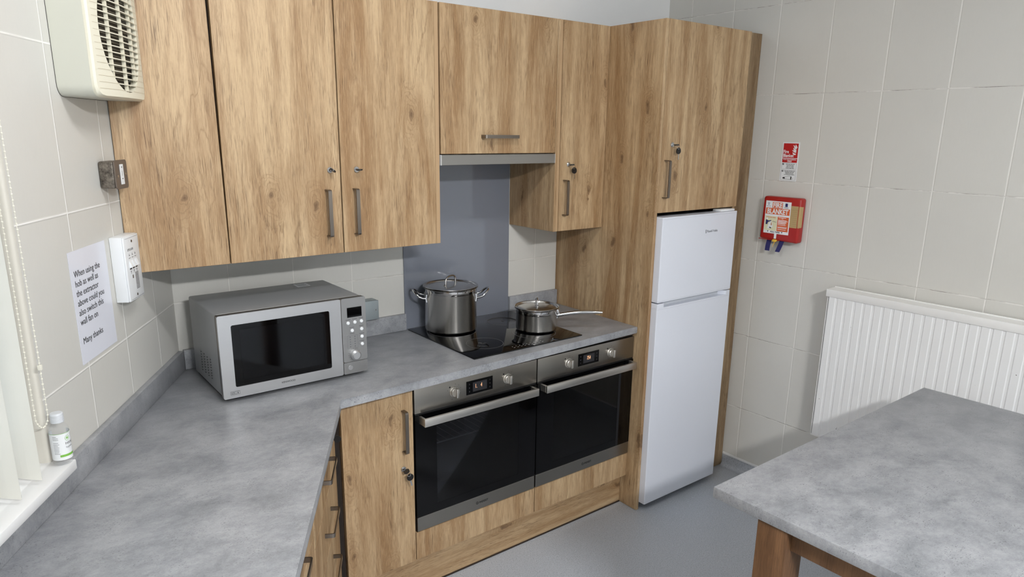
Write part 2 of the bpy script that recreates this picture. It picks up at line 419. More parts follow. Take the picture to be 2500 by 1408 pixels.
plain('navy', srgb(34, 34, 92), .75)
plain('skin_print', srgb(190, 140, 96), .6)
plain('yellow', srgb(226, 180, 60), .5)
plain('paper', srgb(222, 225, 236), .22, 0, .01)
plain('green', srgb(118, 176, 72), .5)
n = plain('slat_fabric', srgb(228, 227, 220), .75, 0, .02)
plain('cord', srgb(226, 224, 212), .5)
plain('sill_white', srgb(236, 237, 238), .35, 0, .01)
plain('reveal_paint', srgb(208, 205, 196), .5, 0, .03)
n = N('clear_glass'); n.set(col=(.96, .98, .98), rough=.0, trans=1.0, ior=1.45)
def thin(name, tint, fr=1.5, gl=.02):
    n = N(name); n.n.remove(n.b)
    f = n.add('ShaderNodeFresnel'); f.inputs[0].default_value = fr
    t = n.add('ShaderNodeBsdfTransparent'); t.inputs[0].default_value = (*tint, 1)
    g = n.add('ShaderNodeBsdfGlossy'); g.inputs['Roughness'].default_value = gl
    m = n.add('ShaderNodeMixShader'); n.l.new(f.outputs[0], m.inputs[0]); n.l.new(t.outputs[0], m.inputs[1]); n.l.new(g.outputs[0], m.inputs[2])
    n.l.new(m.outputs[0], n.n['Material Output'].inputs[0]); return n
thin('window_glass', (.96, .98, .98)); thin('oven_glass', (.40, .41, .44), 1.5, .02); thin('microwave_glass', (.30, .31, .34), 1.4, .06)
n = thin('bottle_plastic', (.97, .975, .98), 1.25, .06)
lw = n.add('ShaderNodeLayerWeight'); lw.inputs[0].default_value = .35
mx_ = [q for q in n.n if q.type == 'MIX_SHADER'][0]; n.l.new(n.math('ADD', .05, n.math('MULTIPLY', n.math('POWER', lw.outputs['Facing'], 2.5), .22)), mx_.inputs[0])
gl_ = [q for q in n.n if q.type == 'BSDF_GLOSSY'][0]; n.n.remove(gl_); df = n.add('ShaderNodeBsdfPrincipled'); df.inputs['Base Color'].default_value = (.82, .84, .86, 1); df.inputs['Roughness'].default_value = .08; n.l.new(df.outputs[0], mx_.inputs[2])
n = plain('bottle_cap', srgb(204, 208, 213), .3)
n = N('digit_orange'); n.set(col=(.2, .08, .02), ecol=(1.0, .55, .30), emit=1.1)
n = N('digit_dim'); n.set(col=srgb(36, 36, 40), rough=.4)

# ------------------------------------------------------------------ room shell
Y_BACK = -6.0
def quad(bm, pts, uvs, mi=0):
    uvl = bm.loops.layers.uv.verify()
    f = bm.faces.new([bm.verts.new(p) for p in pts]); f.material_index = mi
    for l, q in zip(f.loops, uvs): l[uvl].uv = q
def wq(bm, P, u0, u1, z0, z1, mi=0):     # P(u, z) -> point
    quad(bm, [P(u0, z0), P(u1, z0), P(u1, z1), P(u0, z1)], [(u0, z0), (u1, z0), (u1, z1), (u0, z1)], mi)
bm = B(); wq(bm, lambda u, z: (u, 0, z), 0, XR, 0, 2.20, 0); wq(bm, lambda u, z: (u, 0, z), 0, XR, 2.20, CEIL, 1)
struct('wall_back', bm, [M['tile_back'], M['paint']])
bm = B(); wq(bm, lambda u, z: (XR, -u, z), 0, -Y_BACK, 0, CEIL, 0); struct('wall_right', bm, [M['tile_right']])
T0, T1, WZ0, WZ1 = .962, 2.30, 1.0, 2.32
tend = -Y_BACK / cL
bm = B(); PL = lambda u, z: LW(u, 0, z)
for a, b, c, d in ((0, T0, 0, CEIL), (T1, tend, 0, CEIL), (T0, T1, 0, WZ0), (T0, T1, WZ1, CEIL)): wq(bm, PL, a, b, c, d)
DP = .17
for t, tt in ((T0, 0), (T1, 0)):
    quad(bm, [LW(t, 0, WZ0), LW(t, -DP, WZ0), LW(t, -DP, WZ1), LW(t, 0, WZ1)], [(0,0)]*4, 1)
quad(bm, [LW(T0, 0, WZ0), LW(T1, 0, WZ0), LW(T1, -DP, WZ0), LW(T0, -DP, WZ0)], [(0,0)]*4, 1)
quad(bm, [LW(T0, 0, WZ1), LW(T1, 0, WZ1), LW(T1, -DP, WZ1), LW(T0, -DP, WZ1)], [(0,0)]*4, 1)
struct('wall_left', bm, [M['tile_left'], M['reveal_paint']])
xl = LW(tend).x
bm = B(); wq(bm, lambda u, z: (u, Y_BACK, z), xl, XR, 0, CEIL); struct('wall_rear', bm, [M['paint']])
poly = [(0, 0), (XR, 0), (XR, Y_BACK), (xl, Y_BACK)]
bm = B(); bm.faces.new([bm.verts.new((x, y, 0)) for x, y in poly]); struct('floor', bm, M['vinyl_floor'])
bm = B(); bm.faces.new([bm.verts.new((x, y, CEIL)) for x, y in poly]); struct('ceiling', bm, M['ceiling_paint'])
# rounded trim down the window's inner corner
bm = B(); pts = [(-T0, 0)]
prof = [Vector((.014 * sin(a*pi/2/6), .014 * cos(a*pi/2/6))) for a in range(7)]
def trim_pt(a, b): return LW(T0 + a, b)
cs = [trim_pt(-.003, .0025)] + [trim_pt(-.003 + .011 * sin(k*pi/12), -.0085 + .011 * cos(k*pi/12)) for k in range(7)] + [trim_pt(.008, -.06), trim_pt(-.002, -.06), trim_pt(-.004, 0)]
prism(bm, [(p.x, p.y) for p in cs], 1.024, WZ1)
struct('trim_1', bm, M['reveal_paint'], smooth=True)
# sill board
bm = B(); ps = [LW(.953, .052), LW(.953, .0005), LW(T0+.0005, .0005), LW(T0+.0005, -DP), LW(T1-.0005, -DP), LW(T1-.0005, .0005), LW(T1+.05, .0005), LW(T1+.05, .052)]
prism(bm, [(p.x, p.y) for p in ps], .999, 1.024, .003, 2)
struct('trim_2', bm, M['sill_white'], smooth=True)
# window
win = bpy.data.objects.new('window_1', None); C.objects.link(win); win.location = LW(T1, -.13, 0); win.rotation_euler = (0, 0, TH); win['kind'] = 'structure'
W_ = T1 - T0
bm = B(); frame_ring(bm, (0, W_, 1.024, WZ1), (.06, W_-.06, 1.084, WZ1-.06), -.03, .03); box(bm, W_/2-.03, W_/2+.03, -.028, .028, 1.08, WZ1-.05)
part('window_frame', bm, M['white_gloss'], win, smooth=False)
for a, b in ((.055, W_/2-.025), (W_/2+.025, W_-.055)):
    bm = B(); box(bm, a, b, -.003, .003, 1.08, WZ1-.055); part('window_pane', bm, M['window_glass'], win, smooth=False)
# coved vinyl skirting with white cap on right wall
bm = B(); cv = [(XR-.0005, .066), (XR-.003, .066)] + [(XR-.003-.025*(1-cos(k*pi/2/6)), .026-.025*sin(k*pi/2/6)) for k in range(7)] + [(XR-.0005, .001)]
prism(bm, cv, -2.0, -.588, axis='y') if False else None
vv0 = [bm.verts.new((x, -.589, z)) for x, z in cv]; vv1 = [bm.verts.new((x, -5.99, z)) for x, z in cv]
bm.faces.new(vv0); bm.faces.new(vv1[::-1])
for k in range(len(cv)): l = (k+1) % len(cv); bm.faces.new((vv0[k], vv1[k], vv1[l], vv0[l]))
struct('baseboard_right', bm, M['vinyl_floor'], smooth=True)
bm = B(); box(bm, XR-.006, XR-.0003, -5.99, -.589, .066, .078, .0015); struct('trim_3', bm, M['white_gloss'])

# ceiling lights (real fittings that light the room)
for i, (x, y, pw, lab) in enumerate(LIGHTS):
    t = empty('ceiling_light', lab, 'ceiling light', (x, y, CEIL))
    n = N('lamp_diffuser_%d' % i); n.set(col=(.9, .9, .9), ecol=(1.0, .995, .985), emit=pw)
    bm = B(); box(bm, -.33, .33, -.09, .09, -.035, -.001, .002); part('housing', bm, M['white_gloss'], t)
    bm = B(); prism(bm, [(-.070, -.036), (-.070, -.070), (-.050, -.090), (.050, -.090), (.070, -.070), (.070, -.036)], -.31, .31, axis='x')
    part('diffuser', bm, M['lamp_diffuser_%d' % i], t, smooth=False)
    for x_ in (-.325, .3105):
        bm = B(); box(bm, x_, x_+.0145, -.075, .075, -.093, -.0355, .003); part('end_cap', bm, M['white_gloss'], t)

# ------------------------------------------------------------------ worktop
wt = empty('worktop', 'long L-shaped mottled grey laminate worktop with upstands, carrying the microwave and hob', 'worktop', (0, 0, ZW))
XW, YW, XE, YW2 = .343, -.6319, 1.8435, -.588
offw = cL * XW - sL * YW
TE = 2.45
tq = -(XW * sL + YW * cL)
e1 = LW(TE, offw); e2 = LW(TE, .001)
bm = B(); prism(bm, [(.0, -.001), (XE, -.001), (XE, YW2), (XW, YW), (e1.x, e1.y), (e2.x, e2.y)], -.031, 0, .004, 3)
part('worktop_slab', bm, M['laminate'], wt)
UH = .0745
bm = B(); box(bm, .012, .9445, -.020, -.0008, .0002, UH, .002); part('upstand', bm, M['laminate'], wt)
bm = B(); box(bm, 1.531, XE, -.020, -.0008, .0002, UH, .002); part('upstand', bm, M['laminate'], wt)
bm = B(); a, b, c, d = LW(.012, .0008), LW(.012, .020), LW(TE, .020), LW(TE, .0008)
prism(bm, [(p.x, p.y) for p in (a, b, c, d)], .0002, UH, .002); part('upstand', bm, M['laminate'], wt)

# ------------------------------------------------------------------ splashback
bm = B(); box(bm, .9455, 1.530, -.0065, -.0006, ZW+.0005, 1.74, .0008, 1)
o = part('splashback', bm, M['splash_glass']); tag(o, 'blue-grey glass splashback behind the hob', 'splashback')

# ------------------------------------------------------------------ locks and keys
def lock(parent, x, z, y=0.0):
    bm = B(); cyl(bm, (x, y, z), 'y', .0105, -.005, 28, .0015); cyl(bm, (x, y-.0045, z), 'y', .0075, -.003, 24, .001)
    box(bm, x-.0007, x+.0007, y-.0078, y-.0073, z-.004, z+.004)
    return part('lock', bm, M['chrome'], parent)
def key(loc, rz, label, hang=True, roll=0.0, swing=0.0):
    t = empty('cabinet_key', label, 'key', loc, rz, 'keys in the cabinet locks')
    bm = B(); box(bm, -.0008, .0008, -.012, -.0082, -.0035, .0035); part('blade', bm, M['chrome'], t, smooth=False)
    # head of the key in the lock
    def head(bm, c, plane, tilt):
        kk = 1.18 if plane == 'flat' else 1.0
        pts = [(kk*.013*cos(a)*(1 if cos(a) > 0 else .8), kk*.0115*sin(a)) for a in [k*2*pi/24 for k in range(24)]]
        vs0, vs1 = [], []
        for (p, q) in pts:
            for s, L in ((-.0022, vs0), (.0022, vs1)):
                if plane == 'in':   # head stands out from the door (p along -y, q across)
                    v = Vector((q*cos(tilt) - s*sin(tilt), -p, q*sin(tilt) + s*cos(tilt)))
                else:               # hangs flat against the door
                    v = Vector((q, s, p))
                    v = Vector((v.x*cos(tilt) - v.z*sin(tilt), v.y, v.x*sin(tilt) + v.z*cos(tilt)))
                L.append(bm.verts.new(Vector(c) + v))
        n_ = len(vs0); bm.faces.new(vs0); bm.faces.new(vs1[::-1])
        for k in range(n_): bm.faces.new((vs0[k], vs1[k], vs1[(k+1) % n_], vs0[(k+1) % n_]))
        bmesh.ops.bevel(bm, geom=[e for e in bm.edges if e.calc_face_angle(0) > 1.0], offset=.001, segments=2, affect='EDGES')
    bm = B(); head(bm, (0, -.024, 0), 'in', roll); part('key_head', bm, M['black_plastic'], t)
    if hang:
        bm = B(); cx_, cz_ = .006, -.010
        tube(bm, [(cx_ + .0075*cos(a), -.030 + .004*sin(a), cz_ + .0085*sin(a)) for a in [k*2*pi/20 for k in range(20)]], .0007, 6, True)
        part('key_ring', bm, M['chrome'], t)
        bm = B(); head(bm, (.012 + .004*sin(swing), -.028, -.027), 'flat', swing); part('spare_key_head', bm, M['black_plastic'], t)
        bm = B(); box(bm, -.003, .003, -.0009, .0009, -.026, 0)
        bmesh.ops.rotate(bm, verts=bm.verts, cent=(0, 0, 0), matrix=Matrix.Rotation(-swing, 3, 'Y'))
        bmesh.ops.translate(bm, verts=bm.verts, vec=(.013, -.028, -.037)); part('spare_key_blade', bm, M['chrome'], t, smooth=False)
    return t

# ------------------------------------------------------------------ wall cabinets
YC, ZC, ZT = -.3246, 1.3586, 2.2546
D = .0185
def door_bm(x0, x1, z0, z1, y=0.0, th=D):
    bm = B(); box(bm, x0, x1, y, y + th, z0, z1, .0008, 1); return bm
# corner board against the left wall
t = empty('corner_wall_cabinet', 'oak-effect corner wall cabinet with one plain board front, behind the wall fan', 'wall cabinet', (0, YC, ZC))
xa = LW(-YC/cL).x
bm = B(); box(bm, -.1835+.0015, .1095, 0, D, 0, .896, .0008, 1)
for v in bm.verts:
    if v.co.x < -.1: v.co.x += (v.co.y) * sL/cL
    else: v.co.x += .010 - .0075*v.co.z/.896
part('door', bm, M['oak'], t)
bm = B(); prism(bm, [(-.1835+.012+.012, D+.002), (.1200, D+.002), (.1200, -YC-.003), (.004, -YC-.003)], .002, .894); part('carcass', bm, M['dark_gap'], t, smooth=False)
# double cabinet
t = empty('double_wall_cabinet', 'tall oak-effect double wall cabinet with two bar-handled doors above the microwave', 'wall cabinet', (0, YC, ZC))
for x0, x1, hx in ((.1225, .5218, .4672), (.5262, .9195, .5732)):
    d = part('door', door_bm(x0, x1, 0, .896), M['oak'], t)
    v_handle(d, hx, .0655, .228)
    lock(d, .4835 if hx < .5 else .585, .2965)
bm = B(); box(bm, .1215, .9195, D+.003, -YC-.003, .001, .895); part('carcass', bm, M['dark_gap'], t, smooth=False)
bm = B(); box(bm, .921, .9385, .0015, -YC-.002, -.0005, .8965, .0008, 1); part('side_panel', bm, M['oak_edge'], t)
key((.4835, YC, ZC+.2965), 0, 'black key in the lock of the middle tall wall cabinet door, above its handle', False, roll=-.6)
key((.585, YC, ZC+.2965), 0, 'black key turned sideways in the lock right of the double doors gap', False, roll=.10)
# extractor cabinet
t = empty('extractor_wall_cabinet', 'oak-effect wall cabinet with lift-up front over the extractor hood', 'wall cabinet', (0, YC, ZC))
d = part('door', door_bm(.9445, 1.5335, .3475, .896), M['oak'], t); h_handle(d, 1.139, 1.311, .415)
bm = B(); box(bm, .9425, 1.5325, D+.003, -YC-.003, .3495, .895); part('carcass', bm, M['dark_gap'], t, smooth=False)
# hood
t = empty('extractor_hood', 'slim stainless steel pull-out extractor hood under the cabinet over the hob', 'extractor hood', (0, YC, 1.66))
bm = B(); box(bm, .9460, 1.5330, -.003, .012, .0025, .0425, .001, 1); part('front_rail', bm, M['hood_steel'], t)
bm = B(); box(bm, .9465, 1.5325, .012, .298, .010, .0445, .001, 1); part('hood_body', bm, M['old_metal'], t)
for x_ in (.9445, 1.5330):
    bm = B(); box(bm, x_, x_+.0015, -.002, .012, .0025, .0425); part('end_cap', bm, M['white_plastic'], t)
# narrow cabinet
t = empty('narrow_wall_cabinet', 'narrow oak-effect wall cabinet right of the extractor hood', 'wall cabinet', (0, YC, ZC))
d = part('door', door_bm(1.5665, 1.8425, 0, .896), M['oak'], t); v_handle(d, 1.5925, .073, .227); lock(d, 1.6145, .2965)
bm = B(); box(bm, 1.5355, 1.5495, .0005, -YC-.002, -.0005, .8965, .0008, 1)
part('side_panel', bm, M['oak'], t)
bm = B(); box(bm, 1.5500, 1.5645, .003, -YC-.002, -.0005, .8965, .0008, 1); part('end_panel', bm, M['oak_edge'], t)
bm = B(); box(bm, 1.5650, 1.8420, D+.003, -YC-.003, .001, .895); part('carcass', bm, M['oak_edge'], t, smooth=False)
key((1.6145, YC, ZC+.2965), 0, 'pair of black keys hanging from the narrow wall cabinet lock', True, roll=.10)

# ------------------------------------------------------------------ tall fridge housing
YP = -.6443
t = empty('fridge_housing', 'tall oak-effect housing around the fridge freezer with a door above it', 'tall cabinet', (0, YP, 0))
bm = B(); box(bm, 1.8443, 1.8620, 0, -YP-.001, .001, ZT, .0008, 1); part('side_panel', bm, M['oak'], t)
bm = B(); box(bm, 2.4450, 2.4620, .022, -YP-.001, .001, ZT, .0008, 1); part('side_panel', bm, M['oak'], t)
d = part('door', door_bm(1.8640, 2.4430, 1.4535, ZT+.0005), M['oak'], t); v_handle(d, 1.893, 1.5205, 1.680); lock(d, 1.9305, 1.7475)
bm = B(); box(bm, 1.8630, 2.4445, D+.003, -YP-.003, 1.458, ZT-.002); part('carcass', bm, M['dark_gap'], t, smooth=False)
bm = B(); pts = [(2.4625, .058), (XR-.022, .058)] + [(XR-.022+.021*sin(k*pi/12), .079-.021*cos(k*pi/12)) for k in range(1, 7)] + [(2.4625, .079)]
box(bm, 2.4630, XR-.001, .058, .076, .001, ZT+.010, .0008, 1); part('filler_panel', bm, M['oak_darker'], t, label='darker filler panel')
key((1.9305, YP, 1.7475), 0, 'pair of black keys hanging from the lock of the door above the fridge', True, roll=.10)

# ------------------------------------------------------------------ fridge freezer
YF = -.678
t = empty('fridge_freezer', 'white two-door fridge freezer standing in the oak-effect housing', 'fridge freezer', (1.8638, YF, 0))
FW = .545
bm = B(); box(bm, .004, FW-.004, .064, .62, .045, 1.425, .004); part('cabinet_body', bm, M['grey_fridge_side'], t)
def fdoor(z0, z1):
    bm = B(); prism(bm, [(0, .060)] + [(.0045-.0045*cos(a), .0045-.0045*sin(a)) for a in [k*pi/2/5 for k in range(6)]] + [(FW-.0045+.0045*sin(a), .0045-.0045*cos(a)) for a in [k*pi/2/5 for k in range(6)]] + [(FW, .060)], z0, z1)
    return bm
dd = part('freezer_door', fdoor(1.0575, 1.428), M['fridge_white'], t)
bm = fdoor(1.4285, 1.4365); part('top_trim', bm, M['fridge_white'], dd)
bm = fdoor(1.0515, 1.0570); part('bottom_trim', bm, M['fridge_white'], dd)
put_text('Russell Hobbs', .0165, .322, -.0004, 1.348, M['grey_ink'], dd, sx=.82)
bm = B(); tube(bm, [(.312 + .0045*cos(a), -.0005, 1.3565 + .0045*sin(a)) for a in [k*2*pi/14 for k in range(14)]], .0009, 5, True); box(bm, .3095, .3145, -.0012, 0, 1.3460, 1.3500); part('logo', bm, M['grey_ink'], dd)
ld = part('fridge_door', fdoor(.0480, 1.018), M['fridge_white'], t)
bm = fdoor(.040, .0475); part('bottom_trim', bm, M['fridge_white'], ld)
bm = fdoor(1.0185, 1.0260)
prism(bm, [(0, .060), (0, .0045), (.0013, .0013), (.0045, 0), (.045, 0), (.058, .030), (.058, .060)], 1.0255, 1.0455)
prism(bm, [(FW, .060), (FW, .0045), (FW-.0013, .0013), (FW-.0045, 0), (FW-.034, 0), (FW-.060, .030), (FW-.060, .060)], 1.0255, 1.0455)
part('door_cap', bm, M['fridge_white'], ld)
bm = B(); box(bm, .058, FW-.060, .030, .058, 1.026, 1.043); part('grip_recess', bm, M['fridge_grip'], ld)
bm = B(); box(bm, .43, .540, .012, .06, 1.4368, 1.447, .003); part('hinge_cover', bm, M['white_plastic'], t)
bm = B(); box(bm, .515, .538, .010, .05, 1.0458, 1.0512); part('middle_hinge', bm, M['grey_fridge_side'], t)
for x in (.035, FW-.035):
    bm = B(); cyl(bm, (x, .085, .0005), 'z', .015, .044, 20, .002); part('foot', bm, M['black_plastic'], t)
bm = B(); box(bm, .02, FW-.02, .11, .58, .004, .044); part('base_shadow_gap', bm, M['black'], t); bpy.data.objects[-1].name if False else None  # black block standing in for the shade beneath the fridge

# ------------------------------------------------------------------ base units
YB = -.568
t = empty('base_cabinet', 'oak-effect base cabinet with one locked door left of the ovens', 'base cabinet', (0, YB, 0))
d = part('door', door_bm(.3705, .6540, .158, .876), M['oak'], t)
v_handle(d, .612, .637, .799); lock(d, .608, .566)
bm = B(); box(bm, .3650, .6560, D+.003, -YB-.01, .150, .890); part('carcass', bm, M['dark_gap'], t, smooth=False)
key((.608, YB, .566), 0, 'pair of black keys hanging from the base cabinet lock beside the left oven', True, roll=.5, swing=.25)
t = empty('oven_housing', 'oak-effect base housing under the two built-in ovens', 'base cabinet', (0, YB, 0))
for x0, x1 in ((.6575, 1.2535), (1.2570, 1.8425)):
    part('panel', door_bm(x0, x1, .160, .278), M['oak'], t)
bm = B(); box(bm, .6570, 1.8430, D+.003, -YB-.01, .150, .2785); part('carcass', bm, M['dark_gap'], t, smooth=False)
for a_, b_ in ((.6565, .6600), (1.2495, 1.2540), (1.8433, 1.8438)):
    bm = B(); box(bm, a_, b_, .010, -YB-.01, .2785, .8765); part('upright', bm, M['dark_gap'], t, smooth=False)
bm = B(); box(bm, .6565, 1.8430, .008, -YB-.01, .8770, .8915); part('top_rail', bm, M['dark_gap'], t, smooth=False)
bm = B(); box(bm, .375, 1.8430, -.531, -.513, .0015, .150, .0008, 1)
o = part('plinth', bm, M['oak_horizontal']); tag(o, 'oak-effect plinth board with level grain below the ovens', 'plinth')
# dark sealing strip on the floor
bm = B(); box(bm, .375, 1.8430, -.5355, -.5312, .0005, .006); o = part('trim_4', bm, M['dark_gap']); o['kind'] = 'structure'

# ------------------------------------------------------------------ ovens
def knob(parent, x, z, ang=0.0):
    bm = B(); cyl(bm, (x, 0, z), 'y', .0215, -.006, 36, .0015); cyl(bm, (x, -.006, z), 'y', .0185, -.010, 36, .002)
    b2 = B(); box(b2, -.0060, .0060, -.030, -.014, -.0185, .0185, .0025, 3)
    bmesh.ops.rotate(b2, verts=b2.verts, cent=(0, 0, 0), matrix=Matrix.Rotation(ang, 3, 'Y'))
    bmesh.ops.translate(b2, verts=b2.verts, vec=(x, 0, z))
    me = bpy.data.meshes.new('x'); b2.to_mesh(me); b2.free(); bm.from_mesh(me); bpy.data.meshes.remove(me)
    k = part('knob', bm, M['bright_bar'], parent)
    bm = B(); cyl(bm, (x-.020, -.0019, z+.022), 'y', .0035, -.0008, 16)
    for a in (20, 50, 80, 130, 160, -20, -60, -110):
        cx_, cz_ = x + .031*cos(radians(a)), z + .031*sin(radians(a)); cyl(bm, (cx_, -.0019, cz_), 'y', .0012, -.0004, 8)
    part('dial_marks', bm, M['ink'], k, smooth=False)
    return k
def oven(x0, label, digits, dx):
    W, Z0 = .5885, .282
    t = empty('built_in_oven', label, 'oven', (x0, YB, Z0), 0, 'built-in ovens under the hob')
    cp = B(); box(cp, 0, W, -.002, .018, .490, .592, .0015, 2); cp = part('control_panel', cp, M['steel_h'], t)
    for kx in (.176, .434): 
        k = knob(t, kx, .541, 0)
    bm = B(); box(bm, .232, .359, -.0035, -.001, .513, .569, .0006, 1); dsp = part('display', bm, M['black_glass'], t)
    bm = B(); ply(bm, [(.262, .522), (.330, .522), (.330, .560), (.262, .560)], -.0036, .0002)
    for mx, mz in ((.246, .556), (.246, .541), (.246, .526), (.345, .556), (.345, .541), (.345, .526)): cyl(bm, (mx, -.0035, mz), 'y', .003, -.0004, 12)
    part('display_marks', bm, M['digit_dim'], dsp, smooth=False)
    put_text(digits, .024, .232 + dx, -.0042, .536, M['digit_orange'], dsp, name='digits', sx=.62)
    # door
    d = B(); frame_ring(d, (0, W, .060, .482), (.093, W-.093, .096, .425), -.004, .018); d = part('door', d, M['black_glass'], t, smooth=False)
    bm = B(); box(bm, .093, W-.093, -.0035, .002, .096, .425); part('window', bm, M['oven_glass'], d, smooth=False)
    bm = B(); box(bm, .001, W-.001, -.0045, .018, .001, .060, .001, 1); st = part('steel_trim', bm, M['steel_h'], d)
    put_text('INDESIT', .0125, .293, -.0048, .0265, M['ink'], st, bold=.0002)
    bm = B(); tube(bm, [(.283 + .0055*cos(a), -.0049, .031 + .0055*sin(a)) for a in [k*2*pi/16 for k in range(16)]], .0009, 5, True); box(bm, .2824, .2836, -.0052, -.0046, .028, .034); part('logo', bm, M['ink'], st)
    bm = B(); box(bm, .018, W-.020, -.046, -.036, .448, .480, .0012, 2)
    part('handle', bm, M['bright_bar'], d)
    for hx in (.018, W-.030):
        bm = B(); box(bm, hx, hx+.010, -.0365, -.003, .449, .479, .001, 1); part('handle_bracket', bm, M['bright_bar'], d)
    bm = B(); box(bm, .002, W-.002, .0, .016, .4825, .4895); part('vent_strip', bm, M['black'], t, smooth=False)
    # cavity with rails and rack
    bm = B(); x_0, x_1, y_0, y_1, z_0, z_1 = .07, W-.07, .02, .44, .08, .44
    p = [(x_0,y_0,z_0),(x_1,y_0,z_0),(x_1,y_1,z_0),(x_0,y_1,z_0),(x_0,y_0,z_1),(x_1,y_0,z_1),(x_1,y_1,z_1),(x_0,y_1,z_1)]
    v = [bm.verts.new(q) for q in p]
    for f in ((0,1,2,3),(4,7,6,5),(1,5,6,2),(2,6,7,3),(3,7,4,0)): bm.faces.new([v[i] for i in f])
    part('cavity', bm, M['oven_enamel'], t, smooth=False)
    bm = B(); zz = .322
    tube(bm, [(.085, .05, zz), (W-.085, .05, zz)], .0030, 8); tube(bm, [(.085, .40, zz), (W-.085, .40, zz)], .0022, 8)
    for k in range(12): xx = .105 + k*(W-.21)/11; tube(bm, [(xx, .047, zz+.003), (xx, .40, zz+.003)], .0011, 6)
    part('rack', bm, M['rack_wire'], t)
    bm = B(); box(bm, .085, W-.085, .05, .40, .150, .156, .002); frame_ring(bm, (.085, W-.085, .154, .168), (.0, .0, 0, 0), .05, .052) if False else None
    box(bm, .085, W-.085, .046, .052, .150, .170, .001); part('tray', bm, M['brown_steel'], t)
    bm = B(); box(bm, .05, W-.05, .445, .50, .06, .46); part('oven_body', bm, M['black'], t, smooth=False)
    return t
oven(.6605, 'black glass and steel built-in oven on the left, display showing 1 4', '1.    4', .040)
oven(1.2545, 'black glass and steel built-in oven on the right, beside the tall panel, display showing 754', '754', .052)

# ------------------------------------------------------------------ left run drawers
OD = .580
def run_unit(name, label, t0, t1, fronts, locks=False):
    """t0 < t1 along the wall, local x runs from t1 (0) to t0"""
    p = LW(t1, OD, 0); W = t1 - t0
    t = empty(name, label, 'base cabinet', p, TH)
    for z0, z1 in fronts:
        d = part('drawer_front', door_bm(.0015, W-.0015, z0+.0012, z1-.0012), M['oak'], t)
        hc = (W - .002)/2; zc = (z0 + z1)/2 + .005
        h_handle(d, hc-.08, hc+.08, zc, out=.028)
    if locks: lock(t, W-.12, .818)
    bm = B(); box(bm, .0, W, D+.003, .40, .150, .890); part('carcass', bm, M['dark_gap'], t, smooth=False)
    return t
run_unit('drawer_cabinet', 'oak-effect cabinet of four bar-handled drawers under the worktop near the inner corner', .322, .885, [(.165, .340), (.340, .515), (.515, .690), (.690, .866)], True)
run_unit('drawer_cabinet', 'oak-effect drawer cabinet nearest the camera, mostly hidden under the worktop', .889, 1.489, [(.165, .45), (.45, .742), (.742, .866)])
run_unit('drawer_cabinet', 'oak-effect drawer cabinet at the near end of the run, below the camera', 1.493, 2.09, [(.165, .45), (.45, .742), (.742, .866)])
kp = LW(.455, OD, .818)
key((kp.x, kp.y, kp.z), TH, 'black key sticking out of the top drawer lock under the worktop edge', False, roll=1.3)
pp = LW(2.09, OD-.05, 0)
bm = B(); box(bm, 0, 1.72, 0, .018, .0015, .150, .0008, 1)
o = part('plinth', bm, M['oak_horizontal'], loc=pp, rz=TH); tag(o, 'oak-effect plinth board under the drawer cabinets on the left run', 'plinth')
# corner post between the two runs
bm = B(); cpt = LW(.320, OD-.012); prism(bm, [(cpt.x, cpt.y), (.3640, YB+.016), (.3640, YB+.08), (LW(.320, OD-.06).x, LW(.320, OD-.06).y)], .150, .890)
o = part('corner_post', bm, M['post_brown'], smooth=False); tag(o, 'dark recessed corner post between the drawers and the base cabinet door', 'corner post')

# ------------------------------------------------------------------ hob
t = empty('induction_hob', 'black glass hob set in the grey worktop under the extractor', 'hob', (.9475, -.546, ZW))
HW, HD = .5815, .520
bm = B(); box(bm, 0, HW, 0, HD, .0003, .0052, .0012, 2); hb = part('glass_top', bm, M['hob_glass'], t)
def ring(bm, cx_, cy_, r, z, wd=.0007):
    prof = [(r-wd, z), (r+wd, z), (r+wd, z+.0002), (r-wd, z+.0002), (r-wd, z)]; lathe(bm, prof, (cx_, cy_, 0), 72)
for cx_, cy_, r in ((.150, .385, .105), (.155, .145, .078), (.430, .385, .072), (.430, .150, .095)):
    bm = B(); ring(bm, cx_, cy_, r, .0052); box(bm, cx_-.008, cx_+.008, cy_-.0004, cy_+.0004, .0052, .0054); box(bm, cx_-.0004, cx_+.0004, cy_-.008, cy_+.008, .0052, .0054)
    part('ring_marking', bm, M['ring_mark'], hb)
bm = B()
for k in range(9): xx = .215 + k*.019; box(bm, xx, xx+.008, .022, .0232, .0052, .0054); box(bm, xx+.003, xx+.0042, .034, .040, .0052, .0054)
part('touch_control', bm, M['label_white'], hb, smooth=False)

